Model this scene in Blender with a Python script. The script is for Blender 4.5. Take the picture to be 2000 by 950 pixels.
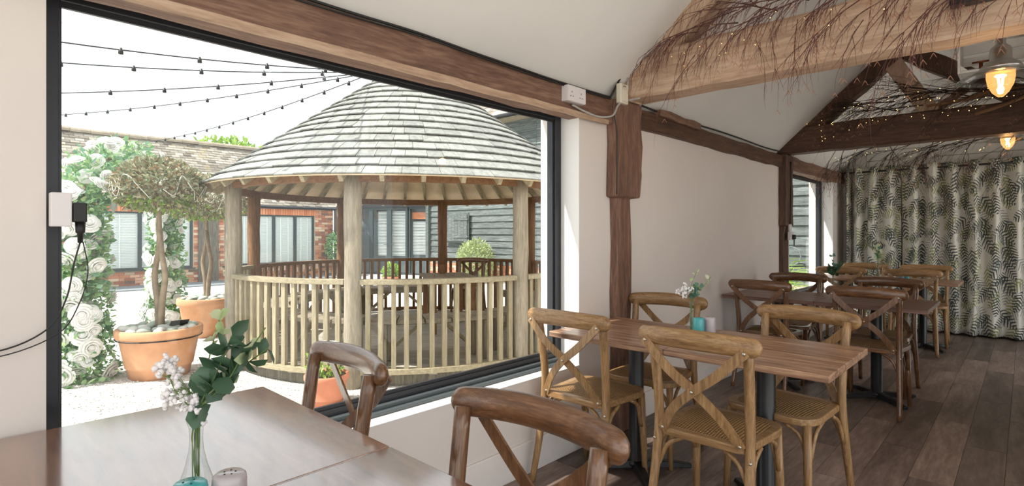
import bpy, math, random
from mathutils import Vector, Matrix, Euler
random.seed(7)
PI = math.pi
S = bpy.context.scene
COL = S.collection
for o in list(bpy.data.objects):
    bpy.data.objects.remove(o, do_unlink=True)

# ------------------------------------------------------------------ camera
cam_d = bpy.data.cameras.new('camera'); cam = bpy.data.objects.new('camera', cam_d); COL.objects.link(cam)
FPX = 1060.0
cam_d.sensor_width = 36.0; cam_d.sensor_fit = 'HORIZONTAL'; cam_d.lens = 36.0 * FPX / 2000.0
cam_d.shift_y = -20.0 / 2000.0
cam_d.clip_start = 0.02; cam_d.clip_end = 300
cam.location = (1.93, 0.0, 1.28)
cam.rotation_euler = (PI / 2, 0, math.atan(1004 / 1060))
S.camera = cam

# ------------------------------------------------------------------ world, sun, exposure
W = bpy.data.worlds.new('sky'); S.world = W; W.use_nodes = True
bg = W.node_tree.nodes['Background']
bg.inputs[0].default_value = (0.93, 0.97, 1.0, 1); bg.inputs[1].default_value = 1.4
sun_d = bpy.data.lights.new('sun', 'SUN'); sun_d.energy = 6.0; sun_d.angle = math.radians(1.2); sun_d.color = (1.0, 0.95, 0.88)
sun = bpy.data.objects.new('sun', sun_d); COL.objects.link(sun)
sun.location = (-8, -6, 14)
sun.rotation_euler = Vector((0.27, 0.52, -0.80)).to_track_quat('-Z', 'Y').to_euler()
S.view_settings.view_transform = 'Standard'; S.view_settings.look = 'None'
S.view_settings.gamma = 1.0; S.view_settings.use_curve_mapping = False
S.view_settings.exposure = 0.42

# ------------------------------------------------------------------ materials
MATS = {}
class NT:
    def __init__(s, name):
        s.m = bpy.data.materials.new(name); s.m.use_nodes = True
        s.t = s.m.node_tree; s.n = s.t.nodes; s.l = s.t.links
        s.b = s.n['Principled BSDF']; s.out = s.n['Material Output']
        MATS[name] = s.m
    def node(s, ty, **kw):
        n = s.n.new(ty)
        for k, v in kw.items(): setattr(n, k, v)
        return n
    def link(s, a, b): s.l.new(a, b)
    def setin(s, sock, v):
        if hasattr(v, 'is_linked') or hasattr(v, 'links'): s.l.new(v, sock)
        else: sock.default_value = v
    def math(s, op, a, b=0.0, c=None, clamp=False):
        n = s.node('ShaderNodeMath', operation=op); n.use_clamp = clamp
        s.setin(n.inputs[0], a); s.setin(n.inputs[1], b)
        if c is not None: s.setin(n.inputs[2], c)
        return n.outputs[0]
    def coords(s, scale=(1, 1, 1), rand=True, kind='Object'):
        tc = s.node('ShaderNodeTexCoord'); v = tc.outputs[kind]
        if rand:
            oi = s.node('ShaderNodeObjectInfo')
            vm = s.node('ShaderNodeVectorMath', operation='MULTIPLY_ADD')
            cx = s.node('ShaderNodeCombineXYZ')
            s.link(oi.outputs['Random'], cx.inputs[0]); s.link(oi.outputs['Random'], cx.inputs[1]); s.link(oi.outputs['Random'], cx.inputs[2])
            s.link(cx.outputs[0], vm.inputs[0]); vm.inputs[1].default_value = (37.1, 53.7, 71.3); s.link(v, vm.inputs[2]); v = vm.outputs[0]
        mp = s.node('ShaderNodeMapping'); mp.inputs['Scale'].default_value = scale
        s.link(v, mp.inputs[0]); return mp.outputs[0]
    def noise(s, vec, scale, detail=4, rough=.55, dist=0.0):
        n = s.node('ShaderNodeTexNoise'); n.inputs['Scale'].default_value = scale; n.inputs['Detail'].default_value = detail
        n.inputs['Roughness'].default_value = rough; n.inputs['Distortion'].default_value = dist
        s.link(vec, n.inputs['Vector']); return n.outputs['Fac']
    def ramp(s, fac, stops):
        r = s.node('ShaderNodeValToRGB'); e = r.color_ramp.elements
        while len(e) < len(stops): e.new(0.5)
        for i, (p, c) in enumerate(stops): e[i].position = p; e[i].color = (*c, 1)
        s.link(fac, r.inputs[0]); return r.outputs[0]
    def mix(s, fac, a, b, mode='MIX'):
        n = s.node('ShaderNodeMix', data_type='RGBA', blend_type=mode)
        s.setin(n.inputs[0], fac)
        for i, v in ((6, a), (7, b)):
            if isinstance(v, tuple): n.inputs[i].default_value = (*v[:3], 1)
            else: s.link(v, n.inputs[i])
        return n.outputs[2]
    def bump(s, h, strength=.3, dist=.01):
        n = s.node('ShaderNodeBump'); n.inputs['Strength'].default_value = strength; n.inputs['Distance'].default_value = dist
        s.link(h, n.inputs['Height']); s.link(n.outputs[0], s.b.inputs['Normal'])
    def col(s, c):
        if isinstance(c, tuple): s.b.inputs['Base Color'].default_value = (*c, 1)
        else: s.link(c, s.b.inputs['Base Color'])
    def rough(s, r): s.setin(s.b.inputs['Roughness'], r)
def hexc(h):
    v = [int(h[i:i + 2], 16) / 255 for i in (0, 2, 4)]
    return tuple(((c + .055) / 1.055) ** 2.4 if c > .04045 else c / 12.92 for c in v)
def plain(name, c, rough=.6, metal=0.0, var=0.0, nscale=8, bump=0.0, rand=True, coat=0.0):
    t = NT(name); t.rough(rough); t.b.inputs['Metallic'].default_value = metal
    if coat: t.b.inputs['Coat Weight'].default_value = coat
    if var or bump:
        v = t.coords(rand=rand); f = t.noise(v, nscale, 5)
        a = tuple(max(0, x * (1 - var)) for x in c); b = tuple(min(1, x * (1 + var)) for x in c)
        t.col(t.ramp(f, [(.3, a), (.7, b)]))
        if bump: t.bump(f, bump, .01)
    else: t.col(c)
    return t.m
def wood(name, dark, mid, light, axis='x', scale=1.0, rough=.55, stretch=14, bump=.15, tint=.25, contrast=(.3, .5, .7)):
    t = NT(name); k = {'x': (1, stretch, stretch), 'y': (stretch, 1, stretch), 'z': (stretch, stretch, 1)}[axis]
    v = t.coords(tuple(x * scale for x in k))
    f = t.noise(v, 2.2, 6, .6, .6); g = t.noise(v, 9.0, 3, .6)
    h = t.math('MULTIPLY_ADD', g, .35, t.math('MULTIPLY', f, .65))
    c = t.ramp(h, [(contrast[0], dark), (contrast[1], mid), (contrast[2], light)])
    oi = t.node('ShaderNodeObjectInfo')
    mul = t.math('MULTIPLY_ADD', oi.outputs['Random'], tint, 1 - tint / 2)
    cx = t.node('ShaderNodeCombineColor')
    for i in range(3): t.link(mul, cx.inputs[i])
    c = t.mix(1.0, c, cx.outputs[0], 'MULTIPLY')
    t.col(c); t.rough(rough); t.bump(h, bump, .01); return t.m
def plaster(name, c, rough=.85, bump=.25, dirt=.06):
    t = NT(name); v = t.coords(rand=False)
    f = t.noise(v, 1.3, 4); g = t.noise(v, 16, 5); h = t.noise(v, 3.5, 3)
    t.col(t.ramp(f, [(.3, tuple(x * (1 - dirt) for x in c)), (.7, c)])); t.rough(rough)
    t.bump(t.math('MULTIPLY_ADD', g, .35, h), bump, .012); return t.m

plaster('wall_plaster', (.77, .705, .66)); plaster('ceiling_plaster', (.83, .81, .78), bump=.12)
plaster('reveal_white', (.86, .85, .83), bump=.1)
plain('painted_board', (.72, .69, .65), .6, var=.06, nscale=20, bump=.05)
plain('baseboard_paint', (.80, .75, .71), .6, var=.03)
for ax in 'xyz':
    wood('beam_brown_' + ax, hexc('4a342a'), hexc('765646'), hexc('9c7d68'), ax, 1.2, .6, 10, .35, .12)
    wood('beam_dark_' + ax, hexc('33221a'), hexc('553a2a'), hexc('765640'), ax, 1.2, .6, 10, .35, .12)
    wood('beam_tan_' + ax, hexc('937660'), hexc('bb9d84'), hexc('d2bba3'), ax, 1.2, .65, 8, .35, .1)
    wood('gaz_grey_' + ax, hexc('706858'), hexc('948a79'), hexc('b0a693'), ax, 1.6, .75, 12, .2, .18)
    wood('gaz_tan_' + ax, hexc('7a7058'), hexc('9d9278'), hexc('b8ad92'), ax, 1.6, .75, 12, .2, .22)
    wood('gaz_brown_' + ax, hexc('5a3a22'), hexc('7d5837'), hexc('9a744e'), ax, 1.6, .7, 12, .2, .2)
    wood('chair_wood_' + ax, hexc('5e4128'), hexc('937049'), hexc('b5936a'), ax, 2.2, .38, 14, .06, .12)
    wood('chair_dark_' + ax, hexc('3a2416'), hexc('6b482e'), hexc('936a48'), ax, 2.2, .3, 12, .06, .1)
    wood('table_' + ax, hexc('523627'), hexc('97725a'), hexc('c09c7c'), ax, .9, .3, 26, .03, .1, (.38, .5, .62))
for ax in 'xyz':
    _c = MATS['chair_dark_' + ax].node_tree.nodes['Principled BSDF']; _c.inputs['Coat Weight'].default_value = .6; _c.inputs['Coat Roughness'].default_value = .18
wood('table_gloss', hexc('43261a'), hexc('7a4f34'), hexc('9a6b48'), 'x', 1.0, .25, 9, .008, .08)
_b = MATS['table_gloss'].node_tree.nodes['Principled BSDF']; _b.inputs['Coat Weight'].default_value = 1.0; _b.inputs['Coat IOR'].default_value = 2.3; _b.inputs['Coat Roughness'].default_value = .10
wood('table_edge', hexc('4a3226'), hexc('77574a'), hexc('94766a'), 'x', 1.0, .4, 13, .03, .1)
wood('floor_plank', hexc('453730'), hexc('75635a'), hexc('a08e82'), 'y', .9, .42, 7, .12, .75, (.28, .5, .75))
wood('shingle', hexc('6c6d67'), hexc('888984'), hexc('9c9d97'), 'z', 1.5, .85, 6, .2, .3)
wood('weatherboard', hexc('3c4241'), hexc('5c6463'), hexc('878f8c'), 'x', 1.2, .75, 12, .4, .3)
wood('deck_board', hexc('8a8478'), hexc('aea89d'), hexc('c2bdb2'), 'x', 1.2, .8, 12, .2, .25)
wood('old_timber', hexc('4a463f'), hexc('6b665c'), hexc('8b867b'), 'z', 1.6, .85, 10, .5, .1)
plain('roof_lining', hexc('dcc7a6'), .8, var=.12, nscale=6)
plain('black_metal', (.012, .012, .014), .35, 0.0)
plain('cast_iron', (.015, .015, .017), .45, .3, var=.3, nscale=60, bump=.1)
plain('frame_metal', (.030, .032, .038), .35, .3)
plain('frame_ledge', (.085, .10, .105), .4, .2)
plain('green_frame', hexc('3f4a4c'), .4, .2)
plain('bolt_metal', (.55, .5, .42), .3, .9)
plain('black_cable', (.01, .01, .01), .5)
plain('grey_cable', (.42, .41, .39), .5)
plain('white_plastic', (.74, .70, .70), .35)
plain('cream_plastic', (.72, .66, .54), .4)
plain('dark_slot', (.02, .02, .02), .6)
plain('teal_glaze', hexc('45a5a8'), .25, coat=.5); plain('grey_glaze', hexc('b3aaad'), .25, coat=.5); plain('slate_glaze', hexc('6d7f8c'), .3, coat=.3)
plain('terracotta', hexc('cf9a74'), .85, var=.16, nscale=5, bump=.1)
plain('terracotta_red', hexc('c47f62'), .85, var=.12, nscale=5, bump=.1)
plain('pebble_green', hexc('a3ada0'), .7, var=.12); plain('pebble_grey', hexc('b6b7b1'), .7, var=.12); plain('pebble_pale', hexc('d4d2c8'), .7, var=.1)
plain('bark', hexc('8a7a66'), .9, var=.25, nscale=12, bump=.4)
plain('twig_red', hexc('5a3530'), .75, var=.3, nscale=30); plain('twig_dark', hexc('33221a'), .8, var=.3, nscale=30); plain('twig_tip', hexc('a87860'), .8)
plain('branch_tan', hexc('7a5636'), .7, var=.2, nscale=10, bump=.2)
plain('soil', (.05, .035, .025), .95)
plain('paving_grey', hexc('7d8488'), .9, var=.1, nscale=40, bump=.2)
plain('blind_white', (.90, .92, .91), .6)
plain('sign_white', (.9, .9, .9), .5)
plain('copper', hexc('8a4c30'), .35, .9)
plain('chrome', (.55, .54, .52), .28, 1.0, var=.1, nscale=30)
plain('mortar', hexc('c3b49f'), .95, var=.15, nscale=20, bump=.3)
plain('rubber', (.02, .02, .02), .7)
plain('white_paint', (.72, .70, .67), .55, var=.06, nscale=12, bump=.08)
plain('stem_green', hexc('5f7a3a'), .6)
plain('rose_white', (.88, .87, .83), .6)
plain('gyp_white', (.82, .78, .78), .7)
plain('ridge_tile', hexc('9a8f7d'), .9, var=.2, nscale=6, bump=.3)

def leafmat(name, cols, rough=.55, trans=.25):
    t = NT(name); g = t.node('ShaderNodeNewGeometry')
    t.col(t.ramp(g.outputs['Random Per Island'], [(i / (len(cols) - 1), c) for i, c in enumerate(cols)]))
    t.rough(rough)
    if trans:
        tr = t.node('ShaderNodeBsdfTranslucent'); mx = t.node('ShaderNodeMixShader'); mx.inputs[0].default_value = trans
        t.link(t.b.inputs['Base Color'].links[0].from_socket, tr.inputs[0])
        t.link(t.b.outputs[0], mx.inputs[1]); t.link(tr.outputs[0], mx.inputs[2]); t.link(mx.outputs[0], t.out.inputs[0])
    return t.m
leafmat('leaf_arch', [hexc('6a9468'), hexc('8fb57c'), hexc('76a08a'), hexc('b0cd8c'), hexc('5a8462'), hexc('c2d89e')])
leafmat('leaf_tree', [hexc('6f7554'), hexc('8d9273'), hexc('a8a78b'), hexc('75724f'), hexc('9a7a5a'), hexc('b9bb9e')])
leafmat('leaf_fresh', [hexc('7da03c'), hexc('a9c65a'), hexc('5f8a34'), hexc('c0d478')])
leafmat('leaf_bush', [hexc('8fa068'), hexc('b4c08c'), hexc('c9d2a5'), hexc('7a8e58')])
leafmat('leaf_dark', [hexc('2f4a34'), hexc('47634a'), hexc('3a5640'), hexc('55735a')], .4, .15)
leafmat('leaf_euc', [hexc('4c7468'), hexc('6f978a'), hexc('5a8a74'), hexc('86a993')], .5, .2)
leafmat('leaf_pale', [hexc('b9c89a'), hexc('d5d9b8'), hexc('a9bf88')], .5, .3)
leafmat('rose_petal', [(.90, .89, .86), (.93, .92, .90), (.88, .88, .85)], .6, .3)

def gravel():
    t = NT('gravel'); v = t.coords(rand=False)
    vo = t.node('ShaderNodeTexVoronoi'); vo.inputs['Scale'].default_value = 45; t.link(v, vo.inputs['Vector'])
    c = t.ramp(vo.outputs['Color'], [(0.1, hexc('b3b0aa')), (.5, hexc('d9d6cf')), (.9, hexc('efece6'))])
    f = t.noise(v, .8, 3)
    c = t.mix(t.math('MULTIPLY', f, .25), c, hexc('c9c2b4')); t.col(c); t.rough(.95)
    t.bump(vo.outputs['Distance'], .7, .03)
gravel()
def glass(name, tint=(1, 1, 1), ior=1.5, fac=1.0):
    t = NT(name); fr = t.node('ShaderNodeFresnel'); ge = t.node('ShaderNodeNewGeometry')
    t.link(t.math('MULTIPLY_ADD', ge.outputs['Backfacing'], 1 / ior - ior, ior), fr.inputs[0])
    tr = t.node('ShaderNodeBsdfTransparent'); tr.inputs[0].default_value = (*tint, 1)
    gl = t.node('ShaderNodeBsdfGlossy'); gl.inputs['Roughness'].default_value = 0.0
    mx = t.node('ShaderNodeMixShader'); t.link(t.math('MULTIPLY', fr.outputs[0], fac), mx.inputs[0])
    t.link(tr.outputs[0], mx.inputs[1]); t.link(gl.outputs[0], mx.inputs[2]); t.link(mx.outputs[0], t.out.inputs[0])
glass('window_glass', (.98, .99, .985), 1.5, .45); glass('vase_glass', (.93, .95, .94), 1.6); glass('bulb_glass', (.97, .98, .98))
glass('amber_glass', (1.0, .82, .58))
_t = MATS['amber_glass'].node_tree; _e = _t.nodes.new('ShaderNodeEmission'); _e.inputs[0].default_value = (1, .5, .16, 1); _e.inputs[1].default_value = .45
_a = _t.nodes.new('ShaderNodeAddShader'); _o = _t.nodes['Material Output']; _s = _o.inputs[0].links[0].from_socket
_t.links.new(_s, _a.inputs[0]); _t.links.new(_e.outputs[0], _a.inputs[1]); _t.links.new(_a.outputs[0], _o.inputs[0])
glass('shade_glass', (.80, .80, .79), 1.9, 1.6); glass('dark_glass', (.95, .97, .97), 1.5, .8)
def emit(name, c, s):
    t = NT(name); t.b.inputs['Emission Color'].default_value = (*c, 1); t.b.inputs['Emission Strength'].default_value = s; t.col((.8, .7, .5))
emit('filament', (1.0, .62, .25), 40); emit('fairy_light', (1.0, .66, .22), 5)
def brickmat():
    t = NT('brick'); oi = t.node('ShaderNodeObjectInfo'); g = t.node('ShaderNodeNewGeometry')
    r = t.math('FRACT', t.math('ADD', oi.outputs['Random'], g.outputs['Random Per Island']))
    c = t.ramp(r, [(0, hexc('8a4a38')), (.25, hexc('b0654a')), (.5, hexc('c27c5c')), (.7, hexc('d2a184')), (.86, hexc('dcc6ac')), (.95, hexc('5a4440'))])
    f = t.noise(t.coords(), 30, 4); c = t.mix(t.math('MULTIPLY', f, .4), c, hexc('b9a08a'), 'MIX'); t.col(c); t.rough(.9); t.bump(f, .4, .01)
    t = NT('brick_orange'); oi = t.node('ShaderNodeObjectInfo')
    t.col(t.ramp(oi.outputs['Random'], [(0, hexc('c0714c')), (.5, hexc('d58a62')), (1, hexc('dd9d78'))])); t.rough(.9)
    t = NT('roof_tile'); g = t.node('ShaderNodeNewGeometry'); v = t.coords(rand=False); n = t.noise(v, .9, 4)
    c = t.ramp(g.outputs['Random Per Island'], [(0, hexc('6f675c')), (.5, hexc('928a7e')), (1, hexc('aca599'))])
    t.col(t.mix(t.ramp(n, [(.62, (0, 0, 0)), (.72, (.5, .5, .5))]), c, hexc('a8934f'))); t.rough(.9)
brickmat()
def rattan():
    t = NT('rattan'); v = t.coords(rand=False)
    def wv(direction, sc):
        w = t.node('ShaderNodeTexWave', bands_direction=direction); w.inputs['Scale'].default_value = sc; w.inputs['Distortion'].default_value = .6; w.inputs['Detail'].default_value = 1
        t.link(v, w.inputs['Vector']); return w.outputs['Fac']
    a = wv('X', 26); b = wv('Y', 26); h = t.math('MULTIPLY', a, b); n = t.noise(v, 6, 3)
    c = t.ramp(h, [(.0, hexc('3a2512')), (.2, hexc('8a6436')), (.6, hexc('d0a468'))])
    t.col(t.mix(t.math('MULTIPLY', n, .5), c, hexc('a07a4a'))); t.rough(.6); t.bump(h, .8, .006)
rattan()
def curtain_mat():
    t = NT('curtain_print'); t.rough(.9)
    uv = t.node('ShaderNodeUVMap').outputs[0]
    base = hexc('e6e2d8'); cur = None
    f0 = t.noise(uv, 60, 2)
    cur = t.mix(t.math('MULTIPLY', f0, .3), base, hexc('d6d1c6'))
    layers = [(3.3, 11.3, hexc('a3a39c'), 0.0, 8.0), (3.4, 3.7, hexc('9da06a'), 0.6, 7.0), (2.9, 29.1, hexc('59605c'), 0.0, 7.5), (3.5, 71.2, hexc('4a524f'), 0.4, 8.0)]
    for sc, off, colr, ab, fq in layers:
        mp = t.node('ShaderNodeMapping'); mp.inputs['Scale'].default_value = (sc, sc, 1); mp.inputs['Location'].default_value = (off, off * .37, 0)
        t.link(uv, mp.inputs[0])
        vo = t.node('ShaderNodeTexVoronoi', voronoi_dimensions='2D'); vo.inputs['Scale'].default_value = 1.0; vo.inputs['Randomness'].default_value = .75
        t.link(mp.outputs[0], vo.inputs['Vector'])
        sub = t.node('ShaderNodeVectorMath', operation='SUBTRACT'); t.link(mp.outputs[0], sub.inputs[0]); t.link(vo.outputs['Position'], sub.inputs[1])
        sp = t.node('ShaderNodeSeparateXYZ'); t.link(sub.outputs[0], sp.inputs[0])
        sc2 = t.node('ShaderNodeSeparateColor'); t.link(vo.outputs['Color'], sc2.inputs[0])
        ang = t.math('MULTIPLY_ADD', sc2.outputs[0], 2.4, 0.4 + ab)
        ca = t.math('COSINE', ang); sa = t.math('SINE', ang); x, y = sp.outputs[0], sp.outputs[1]
        u = t.math('ADD', t.math('MULTIPLY', x, ca), t.math('MULTIPLY', y, sa))
        w = t.math('ABSOLUTE', t.math('SUBTRACT', t.math('MULTIPLY', y, ca), t.math('MULTIPLY', x, sa)))
        un = t.math('DIVIDE', u, .50)
        wid = t.math('MULTIPLY', t.math('SUBTRACT', 1.0, t.math('MULTIPLY', un, un), clamp=True), .27)
        inside = t.math('LESS_THAN', w, wid)
        saw = t.math('FRACT', t.math('MULTIPLY', t.math('SUBTRACT', u, t.math('MULTIPLY', w, .75)), fq))
        thick = t.math('SUBTRACT', .56, t.math('MULTIPLY', t.math('DIVIDE', w, .36), .42))
        leaf = t.math('LESS_THAN', saw, thick)
        msk = t.math('MULTIPLY', inside, leaf)
        cur = t.mix(msk, cur, colr)
    t.col(cur)
    b = t.node('ShaderNodeBsdfTranslucent'); t.link(cur, b.inputs[0])
    mx = t.node('ShaderNodeMixShader'); mx.inputs[0].default_value = .12
    t.link(t.b.outputs[0], mx.inputs[1]); t.link(b.outputs[0], mx.inputs[2]); t.link(mx.outputs[0], t.out.inputs[0])
curtain_mat()

# ------------------------------------------------------------------ mesh helpers
def V(*a): return Vector(a)
class MB:
    def __init__(s): s.v = []; s.f = []
    def add(s, vs, fs):
        o = len(s.v); s.v += [Vector(p) for p in vs]; s.f += [tuple(i + o for i in f) for f in fs]; return s
    def box(s, c, d, rot=None):
        x, y, z = d[0] / 2, d[1] / 2, d[2] / 2
        vs = [V(i, j, k) for i in (-x, x) for j in (-y, y) for k in (-z, z)]
        if rot is not None: vs = [rot @ p for p in vs]
        c = Vector(c)
        return s.add([p + c for p in vs], [(0, 1, 3, 2), (4, 6, 7, 5), (0, 4, 5, 1), (2, 3, 7, 6), (0, 2, 6, 4), (1, 5, 7, 3)])
    def b2(s, lo, hi): return s.box([(a + b) / 2 for a, b in zip(lo, hi)], [b - a for a, b in zip(lo, hi)])
    def sweep(s, pts, prof, up=None, caps=True, closed=False):
        """prof: function i -> list of 2D (side, up) points; frame by parallel transport or fixed up"""
        pts = [Vector(p) for p in pts]; n = len(pts); rings = []
        side = None
        for i in range(n):
            if closed: tg = pts[(i + 1) % n] - pts[i - 1]
            else: tg = pts[min(i + 1, n - 1)] - pts[max(i - 1, 0)]
            tg.normalize()
            if up is not None:
                sd = tg.cross(up)
                if sd.length < 1e-5: sd = V(1, 0, 0)
            elif side is None:
                sd = tg.cross(V(0, 0, 1) if abs(tg.z) < .9 else V(0, 1, 0))
            else: sd = side - tg * side.dot(tg)
            sd.normalize(); side = sd; u = sd.cross(tg); u.normalize()
            rings.append([pts[i] + sd * a + u * b for a, b in prof(i)])
        m = len(rings[0]); o = len(s.v)
        for r in rings: s.v += r
        for i in range(n if closed else n - 1):
            j = (i + 1) % n
            for k in range(m):
                l = (k + 1) % m
                s.f.append((o + i * m + k, o + j * m + k, o + j * m + l, o + i * m + l))
        if caps and not closed:
            s.f.append(tuple(o + k for k in range(m))); s.f.append(tuple(o + (n - 1) * m + k for k in reversed(range(m))))
        return s
    def tube(s, pts, r, n=8, caps=True, closed=False):
        rr = r if isinstance(r, (list, tuple)) else [r] * len(pts)
        return s.sweep(pts, lambda i: [(rr[i] * math.cos(2 * PI * k / n), rr[i] * math.sin(2 * PI * k / n)) for k in range(n)], None, caps, closed)
    def strip(s, pts, w, h, up): return s.sweep(pts, lambda i: [(-w / 2, -h / 2), (w / 2, -h / 2), (w / 2, h / 2), (-w / 2, h / 2)], Vector(up))
    def lathe(s, prof, n=24, c=(0, 0, 0)):
        o = len(s.v); c = Vector(c); m = len(prof)
        for r, z in prof:
            for k in range(n): s.v.append(c + V(r * math.cos(2 * PI * k / n), r * math.sin(2 * PI * k / n), z))
        for i in range(m - 1):
            for k in range(n):
                l = (k + 1) % n; s.f.append((o + i * n + k, o + i * n + l, o + (i + 1) * n + l, o + (i + 1) * n + k))
        if prof[0][0] > 1e-6: s.f.append(tuple(o + k for k in reversed(range(n))))
        if prof[-1][0] > 1e-6: s.f.append(tuple(o + (m - 1) * n + k for k in range(n)))
        return s
    def prism(s, poly, z0, z1):
        n = len(poly)
        return s.add([V(x, y, z0) for x, y in poly] + [V(x, y, z1) for x, y in poly],
                     [tuple(reversed(range(n))), tuple(range(n, 2 * n))] + [(i, (i + 1) % n, n + (i + 1) % n, n + i) for i in range(n)])
    def ball(s, c, r, nu=8, nv=6, sq=(1, 1, 1), rot=None):
        c = Vector(c); o = len(s.v)
        for j in range(1, nv):
            th = PI * j / nv
            for k in range(nu):
                p = V(r * sq[0] * math.sin(th) * math.cos(2 * PI * k / nu), r * sq[1] * math.sin(th) * math.sin(2 * PI * k / nu), r * sq[2] * math.cos(th))
                s.v.append((rot @ p if rot else p) + c)
        a = V(0, 0, r * sq[2]); b = -a
        s.v += [(rot @ a if rot else a) + c, (rot @ b if rot else b) + c]; t = o + (nv - 1) * nu
        for k in range(nu):
            l = (k + 1) % nu; s.f.append((t, o + k, o + l)); s.f.append((t + 1, o + (nv - 2) * nu + l, o + (nv - 2) * nu + k))
            for j in range(nv - 2): s.f.append((o + j * nu + k, o + (j + 1) * nu + k, o + (j + 1) * nu + l, o + j * nu + l))
        return s
    def leaf(s, p, d, up, L, w, fold=.25, curl=.1):
        d = d.normalized(); sd = d.cross(up)
        if sd.length < 1e-4: sd = d.cross(V(1, 0, 0))
        sd.normalize(); nn = sd.cross(d)
        m1 = p + d * L * .3; m2 = p + d * L * .7 - nn * L * curl * .4; tip = p + d * L - nn * L * curl
        return s.add([p, m1 + sd * w * .42 + nn * w * fold, m2 + sd * w * .4 + nn * w * fold, tip, m2 - sd * w * .4 + nn * w * fold, m1 - sd * w * .42 + nn * w * fold],
                     [(0, 1, 2, 3), (0, 3, 4, 5)])
    def mesh(s, name, mat, smooth=False):
        me = bpy.data.meshes.new(name); me.from_pydata(s.v, [], s.f); me.update()
        if mat: me.materials.append(MATS[mat])
        if smooth: me.polygons.foreach_set('use_smooth', [True] * len(me.polygons))
        return me
    def build(s, name, mat, parent=None, smooth=False, bevel=0, loc=None, autos=None, rotz=0):
        if loc is not None and parent is None:
            L = Vector(loc); s.v = [p - L for p in s.v]
            if rotz:
                R = Matrix.Rotation(-rotz, 3, 'Z'); s.v = [R @ p for p in s.v]
        o = bpy.data.objects.new(name, s.mesh(name, mat, smooth)); COL.objects.link(o)
        if parent is not None: o.parent = parent
        if loc is not None and parent is None: o.location = loc; o.rotation_euler.z = rotz
        if bevel:
            b = o.modifiers.new('bevel', 'BEVEL'); b.width = bevel; b.segments = 2; b.limit_method = 'ANGLE'
        return o
def tag(o, label=None, cat=None, group=None, kind=None):
    if label: o['label'] = label
    if cat: o['category'] = cat
    if group: o['group'] = group
    if kind: o['kind'] = kind
    return o
def thing(name, loc, label, cat, group=None, rz=0):
    o = bpy.data.objects.new(name, None); COL.objects.link(o); o.location = loc; o.rotation_euler.z = rz; o.empty_display_size = .1
    return tag(o, label, cat, group)
def copy_tree(o, parent=None):
    c = o.copy(); COL.objects.link(c); c.parent = parent
    for ch in o.children: copy_tree(ch, c)
    return c
def inst(name, me, parent, M=None):
    o = bpy.data.objects.new(name, me); COL.objects.link(o); o.parent = parent
    if M is not None: o.matrix_local = M
    return o
def rnd(a, b): return random.uniform(a, b)
def rdir():
    z = rnd(-1, 1); a = rnd(0, 2 * PI); r = math.sqrt(1 - z * z); return V(r * math.cos(a), r * math.sin(a), z)
def timber(p0, p1, w, h, wob=.008, up=(0, 0, 1), seed=0, n=14):
    """rough-hewn beam: wobbling chamfered section swept from p0 to p1"""
    R = random.Random(seed); p0 = Vector(p0); p1 = Vector(p1); pts = [p0.lerp(p1, i / (n - 1)) for i in range(n)]
    prof = []
    wv = [[R.uniform(-wob, wob) for _ in range(8)] for _ in range(n)]
    c = min(w, h) * .08
    def pf(i):
        q = [(-w / 2 + c, -h / 2), (w / 2 - c, -h / 2), (w / 2, -h / 2 + c), (w / 2, h / 2 - c), (w / 2 - c, h / 2), (-w / 2 + c, h / 2), (-w / 2, h / 2 - c), (-w / 2, -h / 2 + c)]
        a = wv[i]
        return [(x + a[0] * (1 if x > 0 else .6) + a[k] * .3, y + a[1] * .5 + a[2 if y > 0 else 3] * .8) for k, (x, y) in enumerate(q)]
    return MB().sweep(pts, pf, Vector(up))

# ================================================================== THE ROOM
RX, RZ = 1.30, 3.36                       # ridge
# floor: slab + planks
fl = MB().b2((-.02, -2.6, -.11), (2.75, 9.15, -.012)).build('floor', 'soil'); tag(fl, kind='structure')
pw, pl = .185, 1.22
row = 0; x = .0; pid = 0
pme = {}
while x < 2.62:
    y = -2.5 - (row * .47) % pl
    while y < 9.0:
        a = max(y, -2.5); b = min(y + pl, 8.99)
        if b - a > .05:
            L = round(b - a - .002, 3)
            key = L
            if key not in pme:
                pme[key] = MB().box((0, 0, -.006), (pw - .0016, L, .012)).mesh('plank', 'floor_plank')
            o = inst('plank', pme[key], fl, Matrix.Translation((x + pw / 2, (a + b) / 2, 0)))
        y += pl
    x += pw; row += 1
# window wall
w = MB()
zt = 2.08
for lo, hi in [((-.3, -2.6, -.3), (0, .2, zt)), ((-.3, .2, -.3), (0, 2.62, .49)), ((-.3, .2, 2.022), (-.02, 2.62, zt)),
               ((-.3, 2.62, -.3), (0, 6.55, zt)), ((-.3, 6.55, -.3), (0, 8.46, .49)), ((-.3, 6.55, 2.022), (-.02, 8.46, zt)), ((-.3, 8.46, -.3), (0, 9.3, zt))]:
    w.b2(lo, hi)
wl = tag(w.build('wall_left', 'wall_plaster'), kind='structure')
# white painted reveals + sills
for n, (y0, y1) in enumerate(((.2, 2.62), (6.55, 8.46))):
    r = MB().b2((-.135, y0, .49), (.004, y1, .494)).b2((-.135, y1 - .004, .494), (.0, y1, 2.02))
    tag(r.build('trim_%d' % (n + 1), 'reveal_white'), kind='structure')
bb = MB().b2((0.0, -2.6, 0), (.014, 2.92, .17)).b2((0, 3.14, 0), (.014, 6.2, .17)).b2((0, 6.4, 0), (.014, 8.95, .17))
tag(bb.build('baseboard_left', 'baseboard_paint', bevel=.004), kind='structure')
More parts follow.
